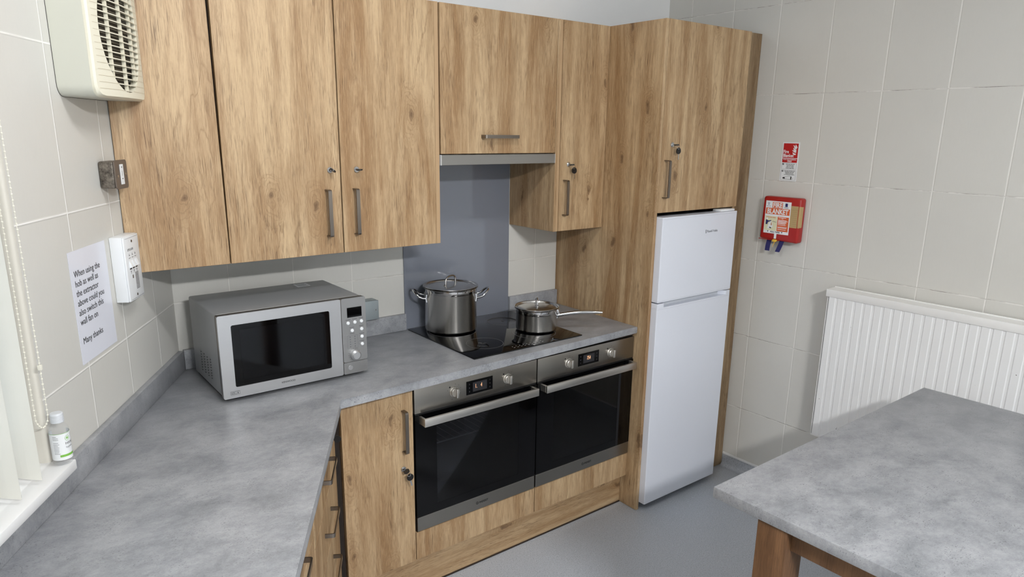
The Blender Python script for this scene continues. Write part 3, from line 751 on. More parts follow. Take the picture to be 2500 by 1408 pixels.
# ------------------------------------------------------------------ pots
ZH = ZW + .0054
def arc(a, b, n, r, c):
    return [(c[0] + r*cos(a + (b-a)*k/n), c[1] + r*sin(a + (b-a)*k/n)) for k in range(n+1)]
def pot_body(t, r, h, R):
    prof = [(0, .0002), (r-.012, .0002), (r-.004, .0035), (r-.001, .006), (r, .010), (r, h-.024)]
    bm = B(); lathe(bm, prof + [(r+.0003, h-.0235), (r+.0006, h-.006), (R, h-.001), (R, h), (R-.003, h+.0005), (r-.002, h-.006), (r-.002, .006), (0, .006)], seg=96)
    for f in bm.faces:
        c = f.calc_center_median()
        if c.z > h-.0236 and sqrt(c.x**2+c.y**2) > r-.001: f.material_index = 1
        if c.z < .009: f.material_index = 1
    return part('pot_body', bm, [M['pot_steel'], M['polished_steel']], t)
def lid(t, r, h, ang, hs):
    bm = B(); lathe(bm, [(0, h+.010), (r*.3, h+.009), (r*.62, h+.005), (r*.86, h-.001), (r*.93, h-.004), (r*.955, h-.003), (r*.985, h+.003), (r+.001, h+.0045), (r+.0015, h+.0035), (r*.985, h+.0015), (r*.955, h-.005), (r*.93, h-.006), (0, h+.008)], seg=96)
    l = part('lid', bm, M['lid_steel'], t)
    pts = []
    W, H = hs
    for k in range(15):
        a = -pi/2 + pi*k/14; x = W*sin(a); z = H*(max(0.0, cos(a))**.45)
        if k in (0, 14): z = 0
        pts.append((x, 0, h+.0095 + z))
    pts = [(-W-.006, 0, h+.0085)] + pts + [(W+.006, 0, h+.0085)]
    bm = B(); tube(bm, pts, .0042, 12)
    for s in (-1, 1): cyl(bm, (s*(W+.004), 0, h+.0065), 'z', .0075, .0035, 16, .001)
    bmesh.ops.rotate(bm, verts=bm.verts, cent=(0, 0, 0), matrix=Matrix.Rotation(ang, 3, 'Z'))
    part('lid_handle', bm, M['chrome'], l)
    return l
def side_handle(t, r, h, ang):
    pts = [(r-.001, -.040, h-.046), (r+.012, -.041, h-.044), (r+.026, -.042, h-.038), (r+.040, -.036, h-.024), (r+.050, -.020, h-.014), (r+.053, 0, h-.011), (r+.050, .020, h-.014), (r+.040, .036, h-.024), (r+.026, .042, h-.038), (r+.012, .041, h-.044), (r-.001, .040, h-.046)]
    bm = B(); tube(bm, pts, .0048, 12)
    for s in (-1, 1):
        q = [(r*cos(.34*s + d) * 1.0 + .001, r*sin(.34*s + d)) for d in (-.045, .045)]
        tube(bm, [(r*cos(.34*s)+.000, r*sin(.34*s), h-.028), (r*cos(.34*s)+.003, r*sin(.34*s), h-.046), (r*cos(.34*s)+.000, r*sin(.34*s), h-.062)], .0065, 10)
    bmesh.ops.rotate(bm, verts=bm.verts, cent=(0, 0, 0), matrix=Matrix.Rotation(ang, 3, 'Z'))
    return part('side_handle', bm, M['chrome'], t)
t = empty('stock_pot', 'tall stainless steel stock pot with lid and two loop handles, on the hob', 'pot', (1.109, -.130, ZH))
pot_body(t, .1155, .1975, .1235); lid(t, .121, .1985, radians(24), (.040, .036)); side_handle(t, .1155, .1975, radians(-30)); side_handle(t, .1155, .1975, radians(152))
t = empty('saucepan', 'low stainless steel saucepan with lid and long handle, on the hob', 'pan', (1.4225, -.355, ZH))
pot_body(t, .0925, .1030, .1005); lid(t, .0985, .1040, radians(56), (.028, .030))
bm = B(); hp = []; rr = []
for k in range(12):
    u = k/11; hp.append((.091 + .205*u, 0, .066 + .018*u + .007*sin(u*pi))); rr.append((.0115 - .001*u) if k < 9 else (.0100, .0085, .0065)[k-9])
tube(bm, hp, rr, 14, flat=.78)
tube(bm, [(.0915, 0, .094), (.1000, 0, .074), (.0915, 0, .054)], .008, 12)
bmesh.ops.rotate(bm, verts=bm.verts, cent=(0, 0, 0), matrix=Matrix.Rotation(radians(-40), 3, 'Z'))
part('long_handle', bm, M['chrome'], t)

# ------------------------------------------------------------------ microwave
t = empty('microwave_oven', 'brushed silver microwave oven standing on the worktop corner', 'microwave', (.0265, -.447, ZW))
MW, MH, MD = .5125, .2795, .357
z0 = .0135
bm = B(); box(bm, .004, MW-.004, .032, MD, z0, z0+MH-.001, .006, 3); part('casing', bm, M['microwave_shell'], t)
bm = B(); box(bm, .001, MW-.001, .006, .031, z0, z0+MH-.001, .004, 2); part('front_frame', bm, M['nickel'], t)
DX = .4185
def rr_pts(x0_, x1_, z0_, z1_, r, n=5):
    out = []
    for cx_, cz_, a0 in ((x1_-r, z1_-r, 0), (x0_+r, z1_-r, pi/2), (x0_+r, z0_+r, pi), (x1_-r, z0_+r, 3*pi/2)):
        for k in range(n+1): a = a0 + k*pi/2/n; out.append((cx_ + r*cos(a), cz_ + r*sin(a)))
    return out
def ring_rr(bm, o_, i_, y0_, y1_):
    A = [bm.verts.new((x, y0_, z)) for x, z in o_]; Bv = [bm.verts.new((x, y0_, z)) for x, z in i_]
    Cc = [bm.verts.new((x, y1_, z)) for x, z in o_]; Dd = [bm.verts.new((x, y1_, z)) for x, z in i_]
    n_ = len(o_)
    for k in range(n_):
        l = (k+1) % n_
        bm.faces.new((A[k], A[l], Bv[l], Bv[k])); bm.faces.new((Cc[k], Dd[k], Dd[l], Cc[l])); bm.faces.new((A[k], Cc[k], Cc[l], A[l])); bm.faces.new((Bv[k], Bv[l], Dd[l], Dd[k]))
bm = B(); ring_rr(bm, rr_pts(0, DX-.0012, z0-.0005, z0+MH, .006), rr_pts(.0405, .3745, .0490, .2580, .006), 0, .010)
mdoor = part('door', bm, M['microwave_steel'], t, smooth=False)
bm = B(); ring_rr(bm, rr_pts(.0407, .3743, .0492, .2578, .0058), rr_pts(.066, .352, .068, .240, .002), .0015, .006); part('window_border', bm, M['black_glass'], mdoor, smooth=False)
bm = B(); box(bm, .0665, .3515, .002, .004, .0685, .2395); part('window', bm, M['microwave_glass'], mdoor, smooth=False)
bm = B(); box(bm, .060, .358, .009, .0095, .062, .246); part('window_mesh', bm, M['cavity'], mdoor, smooth=False)
put_text('KENWOOD', .0088, .1915, -.0003, .0300, M['ink'], mdoor, sx=1.02)
bm = B(); ring_rr(bm, rr_pts(.022, .052, .0245, .0365, .0015, 3), rr_pts(.0226, .0514, .0251, .0359, .0012, 3), -.0003, .0001)
box(bm, .0400, .0406, -.0003, .0001, .0245, .0365)
for a, b, c_ in ((.0245, .038, .0330), (.0245, .036, .0300), (.0245, .038, .0272), (.0425, .049, .0335)): box(bm, a, b, -.0003, .0001, c_, c_+.0009)
box(bm, .0445, .0470, -.0003, .0001, .0272, .0315)
part('label_mark', bm, M['ink'], mdoor, smooth=False)
bm = B(); prism(bm, rr_pts(DX+.0012, MW, z0+.0445, z0+MH, .006), 0, .010, axis='y'); cpn = part('control_panel', bm, M['microwave_panel'], t, smooth=False)
bm = B(); prism(bm, rr_pts(DX+.0012, MW, z0-.0005, z0+.0430, .005), .0003, .010, axis='y'); part('door_release', bm, M['microwave_panel'], t, smooth=False)
bm = B(); cyl(bm, (DX+.027, .001, z0+.022), 'y', .0095, -.0012, 28, .001); part('release_button', bm, M['microwave_steel'], t)
bm = B(); box(bm, .4405, .4965, -.0006, .002, .2225, .2585); dsp = part('display', bm, M['black_glass'], t, smooth=False)
def mk(x, z): return (x-.0265, z-ZW)
for bx, bz in ((.4690, 1.1265), (.4950, 1.1270), (.5205, 1.1275), (.4835, 1.0975), (.5205, 1.0985), (.5205, 1.0700), (.5205, 1.0420)):
    x, z = mk(bx, bz); bm = B(); cyl(bm, (x, .001, z), 'y', .0063, -.005, 24, .002); part('button', bm, M['white_plastic'], t)
bm = B()
for bx, bz in ((.4690, 1.1385), (.4950, 1.1390), (.5205, 1.1395), (.4835, 1.1090), (.5205, 1.1100), (.5205, 1.0815), (.5205, 1.0535), (.4835, 1.0865)):
    x, z = mk(bx, bz)
    xx = x - .009
    while xx < x + .008:
        wd = random.uniform(.0012, .0028); box(bm, xx, xx+wd, -.0003, .0002, z-.0007, z+.0007); xx += wd + .0007
part('button_captions', bm, M['ink'], cpn, smooth=False)
bm = B(); ox, oz = mk(.4640, 1.0300)
ring_rr(bm, rr_pts(ox, ox+.040, oz, oz+.050, .002, 2), rr_pts(ox+.0005, ox+.0395, oz+.0005, oz+.0495, .002, 2), -.0002, .0002)
for r_ in range(5):
    for c_ in range(2): cyl(bm, (ox+.011+.018*c_, -.0001, oz+.008+.009*r_), 'y', .0022, -.0002, 10)
part('programme_table', bm, M['grey_ink'], cpn, smooth=False)
x, z = mk(.4885, 1.0075)
bm = B(); cyl(bm, (x, .001, z), 'y', .0185, -.021, 40, .004); cyl(bm, (x, -.0195, z), 'y', .0140, -.002, 40, .001); part('dial', bm, M['microwave_steel'], t)
bm = B()
for a in range(30, 230, 22): box(bm, x+.0225*cos(radians(a))-.001, x+.0225*cos(radians(a))+.001, -.0003, .0002, z+.0225*sin(radians(a))-.0006, z+.0225*sin(radians(a))+.0006)
part('dial_marks', bm, M['ink'], cpn, smooth=False)
bm = B(); bm2 = B()
for r_ in range(8):
    for c_ in range(4):
        if (r_ == 0 and c_ > 2) or (r_ == 7 and c_ < 1): pass
        y = .143 + c_*.038; z = .048 + r_*.0095 + (0 if c_ % 2 else .001)
        for b_, xo, hh in ((bm, -.0003, .0033), ):
            pts = [(y + .0130*cos(a)*.85, z + hh*sin(a)) for a in [k*2*pi/14 for k in range(14)]]
            prism(b_, pts, .0034, .0042, axis='x')
        pts = [(y + .0120*cos(a)*.85, z + .0022 + .0016*sin(a)) for a in [k*2*pi/10 for k in range(10)]]
        prism(bm2, pts, .0012, .0040, axis='x')
part('vent', bm, M['black'], t, smooth=False); part('vent_louvres', bm2, M['microwave_shell'], t, smooth=False)
bm = B(); box(bm, .010, MW-.010, .014, MD-.01, .0060, .0134); part('base_shadow_plate', bm, M['black'], t, smooth=False)  # black plate added to deepen the shadow beneath the microwave
for x in (.05, MW-.05):
    for y in (.05, MD-.04):
        bm = B(); cyl(bm, (x, y, .0004), 'z', .012, .0135, 18, .001); part('foot', bm, M['black_plastic'], t)
bm = B(); box(bm, .375, .425, MD-.075, MD-.025, z0+MH-.0012, z0+MH-.0006); part('rating_sticker', bm, M['label_white'], t, smooth=False)
bm = B(); 
for k in range(4): box(bm, .380, .420 - .004*(k % 2), MD-.070+.011*k, MD-.066+.011*k, z0+MH-.0006, z0+MH-.0004)
part('sticker_print', bm, M['grey_ink'], t, smooth=False)

# isolator behind the microwave
t = empty('wall_isolator_box', 'grey metal isolator box on the tiles behind the microwave', 'switch box', (.712, 0, 1.045))
bm = B(); box(bm, -.082, .079, -.046, -.0006, -.0370, .0460, .005, 3); part('back_box', bm, M['grey_box'], t)
bm = B(); box(bm, -.083, .081, -.053, -.0465, -.0380, .0455, .003, 2); part('cover_plate', bm, M['grey_box'], t)
bm = B(); cyl(bm, (.066, -.0530, .004), 'y', .003, -.0012, 14); cyl(bm, (-.066, -.0530, .004), 'y', .003, -.0012, 14); part('screw', bm, M['chrome'], t)
bm = B(); cyl(bm, (.010, -.025, .0455), 'z', .013, .0010, 24); part('cable_entry', bm, M['black'], t)

# ------------------------------------------------------------------ fan on the left wall
t = empty('wall_extractor_fan', 'cream plastic box extractor fan with oval louvred grille, high on the left wall', 'fan', LW(.665, 0, 1.865), TH)
FWd, FH, FD = .335, .345, .082
bm = B(); prism(bm, rr_pts(0, FWd, 0, FH, .028, 6), -FD, -.001, axis='y'); part('casing', bm, M['fan_side'], t)
bm = B(); prism(bm, rr_pts(-.001, FWd+.001, -.001, FH+.001, .029, 6), -.001, -.0002, axis='y'); part('gasket', bm, M['black'], t)
ocx, ocz, oa, ob = .168, .174, .128, .156
def bulge(x, z=0): u = (x - FWd/2)/(FWd/2); w_ = (z - FH/2)/(FH/2); return -(FD + .010 + .017*(1 - min(1, u*u)) )
nn = 96; bm = B(); rings = []
outer = []
for k in range(nn):
    a = 2*pi*k/nn; c_, s_ = cos(a), sin(a)
    m_ = 1/max(abs(c_)/(FWd/2), abs(s_)/(FH/2)); x_, z_ = FWd/2 + c_*m_, FH/2 + s_*m_
    # round the corners
    dx_, dz_ = abs(x_-FWd/2) - (FWd/2-.03), abs(z_-FH/2) - (FH/2-.03)
    if dx_ > 0 and dz_ > 0:
        l_ = sqrt(dx_*dx_+dz_*dz_)
        if l_ > .03: x_ = FWd/2 + math.copysign(FWd/2-.03 + dx_/l_*.03, x_-FWd/2); z_ = FH/2 + math.copysign(FH/2-.03 + dz_/l_*.03, z_-FH/2)
    outer.append((x_, z_))
inner = [(ocx + oa*cos(2*pi*k/nn), ocz + ob*sin(2*pi*k/nn)) for k in range(nn)]
def ringv(pts, yo): return [bm.verts.new((x, (yo if yo is not None else bulge(x)), z)) for x, z in pts]
R0 = ringv(outer, -FD+.0005)
lerp = lambda f: [(a[0]*(1-f)+b[0]*f, a[1]*(1-f)+b[1]*f) for a, b in zip(outer, inner)]
R1 = [bm.verts.new((x, -FD-.006, z)) for x, z in outer]
shr = [(FWd/2 + (x-FWd/2)*.975, FH/2 + (z-FH/2)*.975) for x, z in outer]
seq = [R0, R1, [bm.verts.new((x, bulge(x), z)) for x, z in shr]]
for f in (.25, .5, .75, 1.0):
    seq.append([bm.verts.new((sx_*(1-f)+ix*f, bulge(sx_*(1-f)+ix*f), sz*(1-f)+iz*f)) for (sx_, sz), (ix, iz) in zip(shr, inner)])
seq.append([bm.verts.new((ocx+(x-ocx)*.985, bulge(x)+.016, ocz+(z-ocz)*.985)) for x, z in inner])
for a_, b_ in zip(seq, seq[1:]):
    for k in range(nn): bm.faces.new((a_[k], a_[(k+1) % nn], b_[(k+1) % nn], b_[k]))
fc = part('front_cover', bm, M['cream'], t)
bm = B(); zz = .022
bmg = B()
while zz < FH-.02:
    hz = (zz-ocz)/ob
    if abs(hz) < .985:
        hw = oa*sqrt(1-hz*hz); n_ = 12; pa, pb = [], []
        for k in range(n_+1):
            x = ocx - hw + 2*hw*k/n_; y = bulge(x)
            pa.append((x, y-.0008, zz)); 
        for k in range(n_):
            p0, p1 = pa[k], pa[k+1]
            vs = [bm.verts.new(q) for q in ((p0[0],p0[1],zz+.0014),(p1[0],p1[1],zz+.0014),(p1[0],p1[1],zz-.0014),(p0[0],p0[1],zz-.0014),(p0[0],p0[1]+.010,zz+.0030),(p1[0],p1[1]+.010,zz+.0030),(p1[0],p1[1]+.010,zz+.0010),(p0[0],p0[1]+.010,zz+.0010))]
            for f in ((0,1,2,3),(4,7,6,5),(0,4,5,1),(3,2,6,7)): bm.faces.new([vs[i] for i in f])
        sides = [(.014, ocx-hw-.004), (ocx+hw+.004, FWd-.014)]
    else: sides = [(.10, FWd-.10)]
    for a, b in sides:
        if b - a > .006:
            n_ = 8
            for k in range(n_):
                xa_, xb_ = a+(b-a)*k/n_, a+(b-a)*(k+1)/n_
                vs = [bmg.verts.new(q) for q in ((xa_, bulge(xa_)-.0006, zz-.0006), (xb_, bulge(xb_)-.0006, zz-.0006), (xb_, bulge(xb_)-.0006, zz+.0006), (xa_, bulge(xa_)-.0006, zz+.0006))]
                bmg.faces.new(vs)
    zz += .0155
part('louvres', bm, M['cream'], t, smooth=False); part('groove_lines', bmg, M['cream_edge'], fc, smooth=False)
bm = B()
for dx in (-.075, -.0, .075):
    x = ocx + dx; hh = ob*sqrt(1-(dx/oa)**2); y = bulge(x)
    box(bm, x-.0036, x+.0036, y+.002, y+.010, ocz-hh, ocz+hh)
part('grille_ribs', bm, M['cream'], t, smooth=False)
bm = B(); zz = ocz-.15
while zz < ocz+.15:
    hw = oa*.96*sqrt(max(0, 1-((zz-ocz)/ob)**2)); box(bm, ocx-hw, ocx+hw, -FD-.0045, -FD-.0025, zz, zz+.0022); zz += .0085
part('shutter_blades', bm, M['shutter'], t, smooth=False)
bm = B(); prism(bm, [(ocx + oa*.99*cos(2*pi*k/40), ocz + ob*.99*sin(2*pi*k/40)) for k in range(40)], -FD-.0020, -FD-.0004, axis='y'); part('dark_interior', bm, M['black'], t, smooth=False)

# ------------------------------------------------------------------ fused switch box (left wall)
t = empty('fused_switch_box', 'scuffed brown metal switch box with white centre strip on the left wall', 'switch box', LW(.496, 0, 1.6225), TH)
bm = B(); box(bm, .003, .081, -.0425, -.0006, .002, .077, .007, 3); part('back_box', bm, M['old_metal'], t)
bm = B(); prism(bm, rr_pts(0, .084, 0, .080, .009), -.0470, -.0427, axis='y'); cpl = part('cover_plate', bm, M['brown_steel'], t)
bm = B(); box(bm, .030, .054, -.0487, -.0470, .012, .068, .0008, 1); st = part('switch_strip', bm, M['label_white'], t, label='white switch strip')
bm = B(); cyl(bm, (.042, -.0487, .060), 'y', .0022, -.0004, 12); box(bm, .0385, .0455, -.0491, -.0487, .0270, .0290); box(bm, .0415, .0425, -.0490, -.0487, .036, .050); part('switch_marks', bm, M['ink'], st, smooth=False)
bm = B(); cyl(bm, (.0135, -.0471, .036), 'y', .0035, -.0010, 14); cyl(bm, (.0690, -.0471, .040), 'y', .0035, -.0010, 14); part('screw', bm, M['chrome'], t)
bm = B(); cyl(bm, (.0021, -.020, .038), 'x', .011, -.0006, 24); cyl(bm, (.0017, -.010, .022), 'x', .002, -.0008, 10); part('knockout', bm, M['old_metal'], t)

# ------------------------------------------------------------------ fan controller box
t = empty('fan_controller', 'white box fan controller with three rocker switches on the left wall', 'control box', LW(.484, 0, 1.2940), TH)
CW, CH, CD = .1135, .191, .040
bm = B(); box(bm, 0, CW, -CD+.006, -.0006, 0, CH, .002, 2); part('casing', bm, M['white_plastic'], t)
bm = B(); box(bm, .0015, CW-.0015, -CD, -CD+.0065, .0005, CH-.0005, .003, 2); cf_ = part('front_plate', bm, M['white_plastic'], t)
bm = B()
for x, z in ((.056, .174), (.056, .014)): cyl(bm, (x, -CD-.0002, z), 'y', .0038, -.0012, 16)
part('screw', bm, M['nickel'], t)
put_text('XPELAIR', .0098, .020, -CD-.0003, .148, M['ink'], cf_, spacing=1.55, sx=.80)
for k in range(3):
    x = .030 + k*.022; bm = B()
    vs = [bm.verts.new(p) for p in ((x-.0065, -CD+.001, .098), (x+.0065, -CD+.001, .098), (x+.0065, -CD-.008, .101), (x-.0065, -CD-.008, .101), (x-.0065, -CD+.001, .124), (x+.0065, -CD+.001, .124))]
    for f in ((0,1,2,3), (3,2,5,4), (0,3,4), (1,5,2)): bm.faces.new([vs[i] for i in f])
    part('rocker_switch', bm, M['white_plastic'], t, smooth=False)
bm = B()
for k in range(3):
    x = .030 + k*.022
    box(bm, x-.0068, x+.0068, -CD-.0004, -CD, .0935, .0975); box(bm, x-.006, x+.006, -CD-.0004, -CD, .1265, .1277)
    for a, b, c_, d in ((-.002, .002, .1335, .1365), (-.003, .001, .1385, .1395), (-.0015, .0015, .085, .0895), (-.003, .003, .082, .0828)): box(bm, x+a, x+b, -CD-.0004, -CD, c_, d)
part('switch_legends', bm, M['ink'], cf_, smooth=False)
bm = B()
for k in range(14): box(bm, .058, .082, -CD-.0004, -CD, .030+.0037*k, .0314+.0037*k)
part('vent_slots', bm, M['ink'], cf_, smooth=False)
bm = B(); box(bm, .036, .042, -CD-.0012, -CD, .066, .076, .0004, 1); part('indicator', bm, M['brown_steel'], cf_)
bm = B(); box(bm, .010, CW-.006, -CD-.0004, -CD, .1845, .1851); box(bm, .010, CW-.006, -CD-.0004, -CD, .0050, .0056); part('seam', bm, M['grey_ink'], cf_, smooth=False)

# ------------------------------------------------------------------ paper notice
t = empty('paper_notice', 'laminated white printed notice about the hob and wall fan, on the left wall tiles', 'notice', LW(.7390, 0, 1.188), TH)
bm = B(); box(bm, 0, .223, -.0016, -.0006, 0, .296); sh = part('sheet', bm, M['paper'], t, smooth=False)
put_text('When using the\nhob as well as\nthe extractor\nabove could you\nalso switch this\nwall fan on\n\nMany thanks', .0243, .0180, -.0018, .2285, M['ink'], sh, sx=1.0, line=1.04)

# ------------------------------------------------------------------ blind
t = empty('vertical_blind', 'off-white vertical louvre blind with a bead chain, hanging in the left window', 'blind', LW(1.078, 0, 1.034), TH)
zt_ = WZ1 - 1.034
bm = B(); box(bm, -1.20, .100, -.018, .028, zt_-.030, zt_-.002, .003); part('headrail', bm, M['white_gloss'], t)
k = 0; x = 0.0
while x > -1.19:
    bm = B(); n_ = 6; vs = []
    for j in range(n_+1):
        u = j/n_; yy = -.036 + .089*u; xx = x + .0305*u - .004*sin(u*pi)*1.0
        vs.append((xx, yy))
    for j in range(n_):
        (xa_, ya_), (xb_, yb_) = vs[j], vs[j+1]
        for o_ in (0, .0006): 
            f = bm.faces.new([bm.verts.new(p) for p in ((xa_+o_, ya_, 0), (xb_+o_, yb_, 0), (xb_+o_, yb_, zt_-.032), (xa_+o_, ya_, zt_-.032))])
    s_ = part('slat', bm, M['slat_fabric'], t)
    bm = B(); box(bm, x+.002, x+.0045, -.034, -.030, .002, .009); part('bottom_weight', bm, M['black_plastic'], s_, smooth=False)
    x -= .0855; k += 1
# bead chain
cpts = []
xr_, xl_ = .088, .070
bm = B(); ztop = zt_ - .03; zb = .112
path = []
z = ztop
while z > zb: path.append((xr_, -.024, z)); z -= .0125
for j in range(1, 8):
    a = pi*j/8; path.append(((xr_+xl_)/2 + (xr_-xl_)/2*cos(a), -.024 + .018*j/8, zb - .020*sin(a)))
z = zb
while z < ztop: path.append((xl_, -.006, z)); z += .0125
tube(bm, path, .0008, 5)
for p in path:
    r_ = .0024
    vv = []
    lathe(bm, [(0, -r_), (r_*.8, -r_*.6), (r_, 0), (r_*.8, r_*.6), (0, r_)], p, 8)
box(bm, xr_-.004, xr_+.004, -.028, -.020, zb+.115, zb+.127, .001)
part('bead_chain', bm, M['cord'], t)

# ------------------------------------------------------------------ sanitiser bottle
t = empty('sanitiser_bottle', 'small clear plastic bottle with white and green label on the window sill end', 'bottle', LW(.970, .0320, 1.0243)); t.scale = (.80, .80, .86)
BR = .0255
bm = B(); lathe(bm, [(0, .0005), (BR-.003, .0005), (BR, .004), (BR, .096), (BR-.002, .104), (BR-.007, .112), (.0165, .116), (.0155, .118), (.0155, .121)], seg=48); part('bottle_body', bm, M['bottle_plastic'], t)
pr = [(0, .119)]
for k in range(6): z = .1195 + k*.0038; pr += [(.0168, z), (.0174, z+.001), (.0174, z+.0026), (.0168, z+.0036)]
pr += [(.0165, .144), (.0150, .1455), (0, .1455)]
bm = B(); lathe(bm, pr, seg=48); part('cap', bm, M['bottle_cap'], t)
def wrapz(bm, r, a0):     # flat (x along, z up) -> cylinder, centre angle a0
    for v in bm.verts:
        a = a0 + v.co.x/r; rr_ = r - v.co.y; v.co = (rr_*cos(a), rr_*sin(a), v.co.z)
    return bm
A0 = math.atan2(-2.6965+.83, -.553+.45)    # towards the camera
def band(x0_, x1_, z0_, z1_, y=0.0, n_=24):
    bm = B()
    for k in range(n_):
        a, b = x0_+(x1_-x0_)*k/n_, x0_+(x1_-x0_)*(k+1)/n_
        bm.faces.new([bm.verts.new(p) for p in ((a, y, z0_), (b, y, z0_), (b, y, z1_), (a, y, z1_))])
    return bm
lb = part('label_sheet', wrapz(band(-.062, .062, .016, .092, n_=48), BR+.0004, A0), M['label_white'], t)
part('green_band', wrapz(band(-.006, .060, .025, .0315, -.0003), BR+.0004, A0), M['green'], lb)
part('label_edge', wrapz(band(-.062, .062, .091, .0920, -.0003), BR+.0004, A0), M['green'], lb)
bm = B(); 
for s in (((-.0012, .0012), (-.0040, .0040)), ((-.0040, .0040), (-.0012, .0012))):
    (a, b), (c_, d) = s; x = .0185; bm.faces.new([bm.verts.new(p) for p in ((x+a, -.0004, .0765+c_), (x+b, -.0004, .0765+c_), (x+b, -.0004, .0765+d), (x+a, -.0004, .0765+d))])
part('green_cross', wrapz(bm, BR+.0004, A0), M['green'], lb)
bm = B(); tube(bm, [(.0185+.0068*cos(a), -.0003, .0765+.0068*sin(a)) for a in [k*2*pi/24 for k in range(24)]], .0004, 4, True); part('cross_ring', wrapz(bm, BR+.0004, A0), M['green'], lb)
for s_, sz, x_, z_, m_ in (('HAND', .0105, .0110, .0585, 'ink'), ('hygiene', .0070, .0115, .0490, 'grey_ink')):
    bm = text_bm(s_, sz, 'LEFT', ext=0)
    for v in bm.verts: v.co = (x_ + v.co.x, -.0004, z_ + v.co.y)
    part('lettering', wrapz(bm, BR+.0004, A0), M[m_], lb, smooth=False)
bm = B()
for k in range(12):
    zz = .084 - k*.0045
    if k in (3,): continue
    n_ = 6; x0_ = -.020; x1_ = -.020 + random.uniform(.010, .017)
    for j in range(n_):
        a, b = x0_+(x1_-x0_)*j/n_, x0_+(x1_-x0_)*(j+.8)/n_; bm.faces.new([bm.verts.new(p) for p in ((a, -.0003, zz), (b, -.0003, zz), (b, -.0003, zz+.0012), (a, -.0003, zz+.0012))])
part('small_print', wrapz(bm, BR+.0004, A0), M['grey_ink'], lb, smooth=False)

# ------------------------------------------------------------------ right wall things (local x = towards the viewer, y into wall)
RR = -pi/2
# sign
t = empty('fire_blanket_sign', 'small red and white fire blanket instruction sign on the right wall', 'sign', (XR, -.7570, 1.5795), RR)
SW, SH = .0890, .1830
bm = B(); box(bm, 0, SW, -.0016, -.0005, 0, SH, .0004, 1); sh = part('board', bm, M['label_white'], t, smooth=False)
bm = B(); box(bm, .006, SW-.006, -.0019, -.0015, .1085, SH-.006); box(bm, .006, SW-.006, -.0019, -.0015, .0875, .1060); part('red_field', bm, M['red_print'], sh, smooth=False)
put_text('Fire\nBlanket', .0215, .0075, -.0021, .1310, M['label_white'], sh, sx=.86, line=.84, bold=.0004)
put_text('FOR SMOTHERING', .0086, SW/2, -.0021, .0985, M['label_white'], sh, align='CENTER', sx=.92)
put_text('FIRES', .0105, SW/2, -.0021, .0900, M['label_white'], sh, align='CENTER', sx=.95, bold=.0002)
bm = B()
for pts_ in ([(1080,140),(1088,185),(1105,218),(1128,252)], [(1002,163),(1040,200),(1062,245),(1108,287)], [(1010,248),(1030,288),(1068,322),(1112,342)], [(972,328),(1018,342),(1062,372),(1112,384)], [(998,388),(1020,425),(1058,448),(1105,452)]):
    q_ = [((X-680)/490*.077+.006, .177-(Y-110)/465*.0685) for X, Y in pts_]
    wd_ = [.0002, .0026, .0036, .0030]; Lf, Rt = [], []
    for k in range(4):
        a_, b_ = Vector(q_[max(0, k-1)]), Vector(q_[min(3, k+1)]); d_ = (b_-a_).normalized(); nn_ = Vector((-d_.y, d_.x))*wd_[k]
        Lf.append(Vector(q_[k])+nn_); Rt.append(Vector(q_[k])-nn_)
    ply(bm, [(v.x, v.y) for v in Lf + Rt[::-1]], -.0018, .0003)
part('flame_symbol', bm, M['label_white'], sh, smooth=False)
bm = B()
for a, b, c_, d in ((.006, SW-.006, .0570, .0840), (.006, SW-.006, .0050, .0520)):
    ring_rr(bm, [(b, d), (a, d), (a, c_), (b, c_)], [(b-.0006, d-.0006), (a+.0006, d-.0006), (a+.0006, c_+.0006), (b-.0006, c_+.0006)], -.0019, -.0015)
for zz in (.0755, .0430): box(bm, .0090, .0170, -.0020, -.0015, zz, zz+.0075)
part('print_boxes', bm, M['ink'], sh, smooth=False)
bm = B()
for zz in (.0755, .0430): tube(bm, [(.0105, -.0022, zz+.004), (.0125, -.0022, zz+.0020), (.0158, -.0022, zz+.0062)], .0006, 4)
part('tick', bm, M['label_white'], sh, smooth=False)
put_text('SAFE FOR USE ON\nCHIP PAN FIRES\nDEEP FAT FIRES\nWASTE BIN FIRES', .0066, .050, -.0018, .0775, M['ink'], sh, align='CENTER', sx=.85, line=.92)
put_text('SAFE AND SUITABLE FOR\nWRAPPING AROUND\nSOMEONE WHOSE\nCLOTHES ARE BURNING', .0062, .050, -.0018, .0455, M['ink'], sh, align='CENTER', sx=.80, line=.92)
bm = B(); ply(bm, [(.016, .012), (.024, .010), (.030, .011), (.028, .018), (.018, .017)], -.0016, .0003); ply(bm, [(.058, .008), (.064, .008), (.063, .023), (.058, .022)], -.0016, .0003)
tube(bm, [(.018, -.0017, .017), (.036, -.0017, .020), (.052, -.0017, .025), (.058, -.0017, .022)], .0005, 4); tube(bm, [(.028, -.0017, .010), (.060, -.0017, .0085)], .0005, 4); tube(bm, [(.064, -.0017, .018), (.072, -.0017, .013), (.066, -.0017, .008)], .0005, 4)
part('figure_drawing', bm, M['ink'], sh, smooth=False)
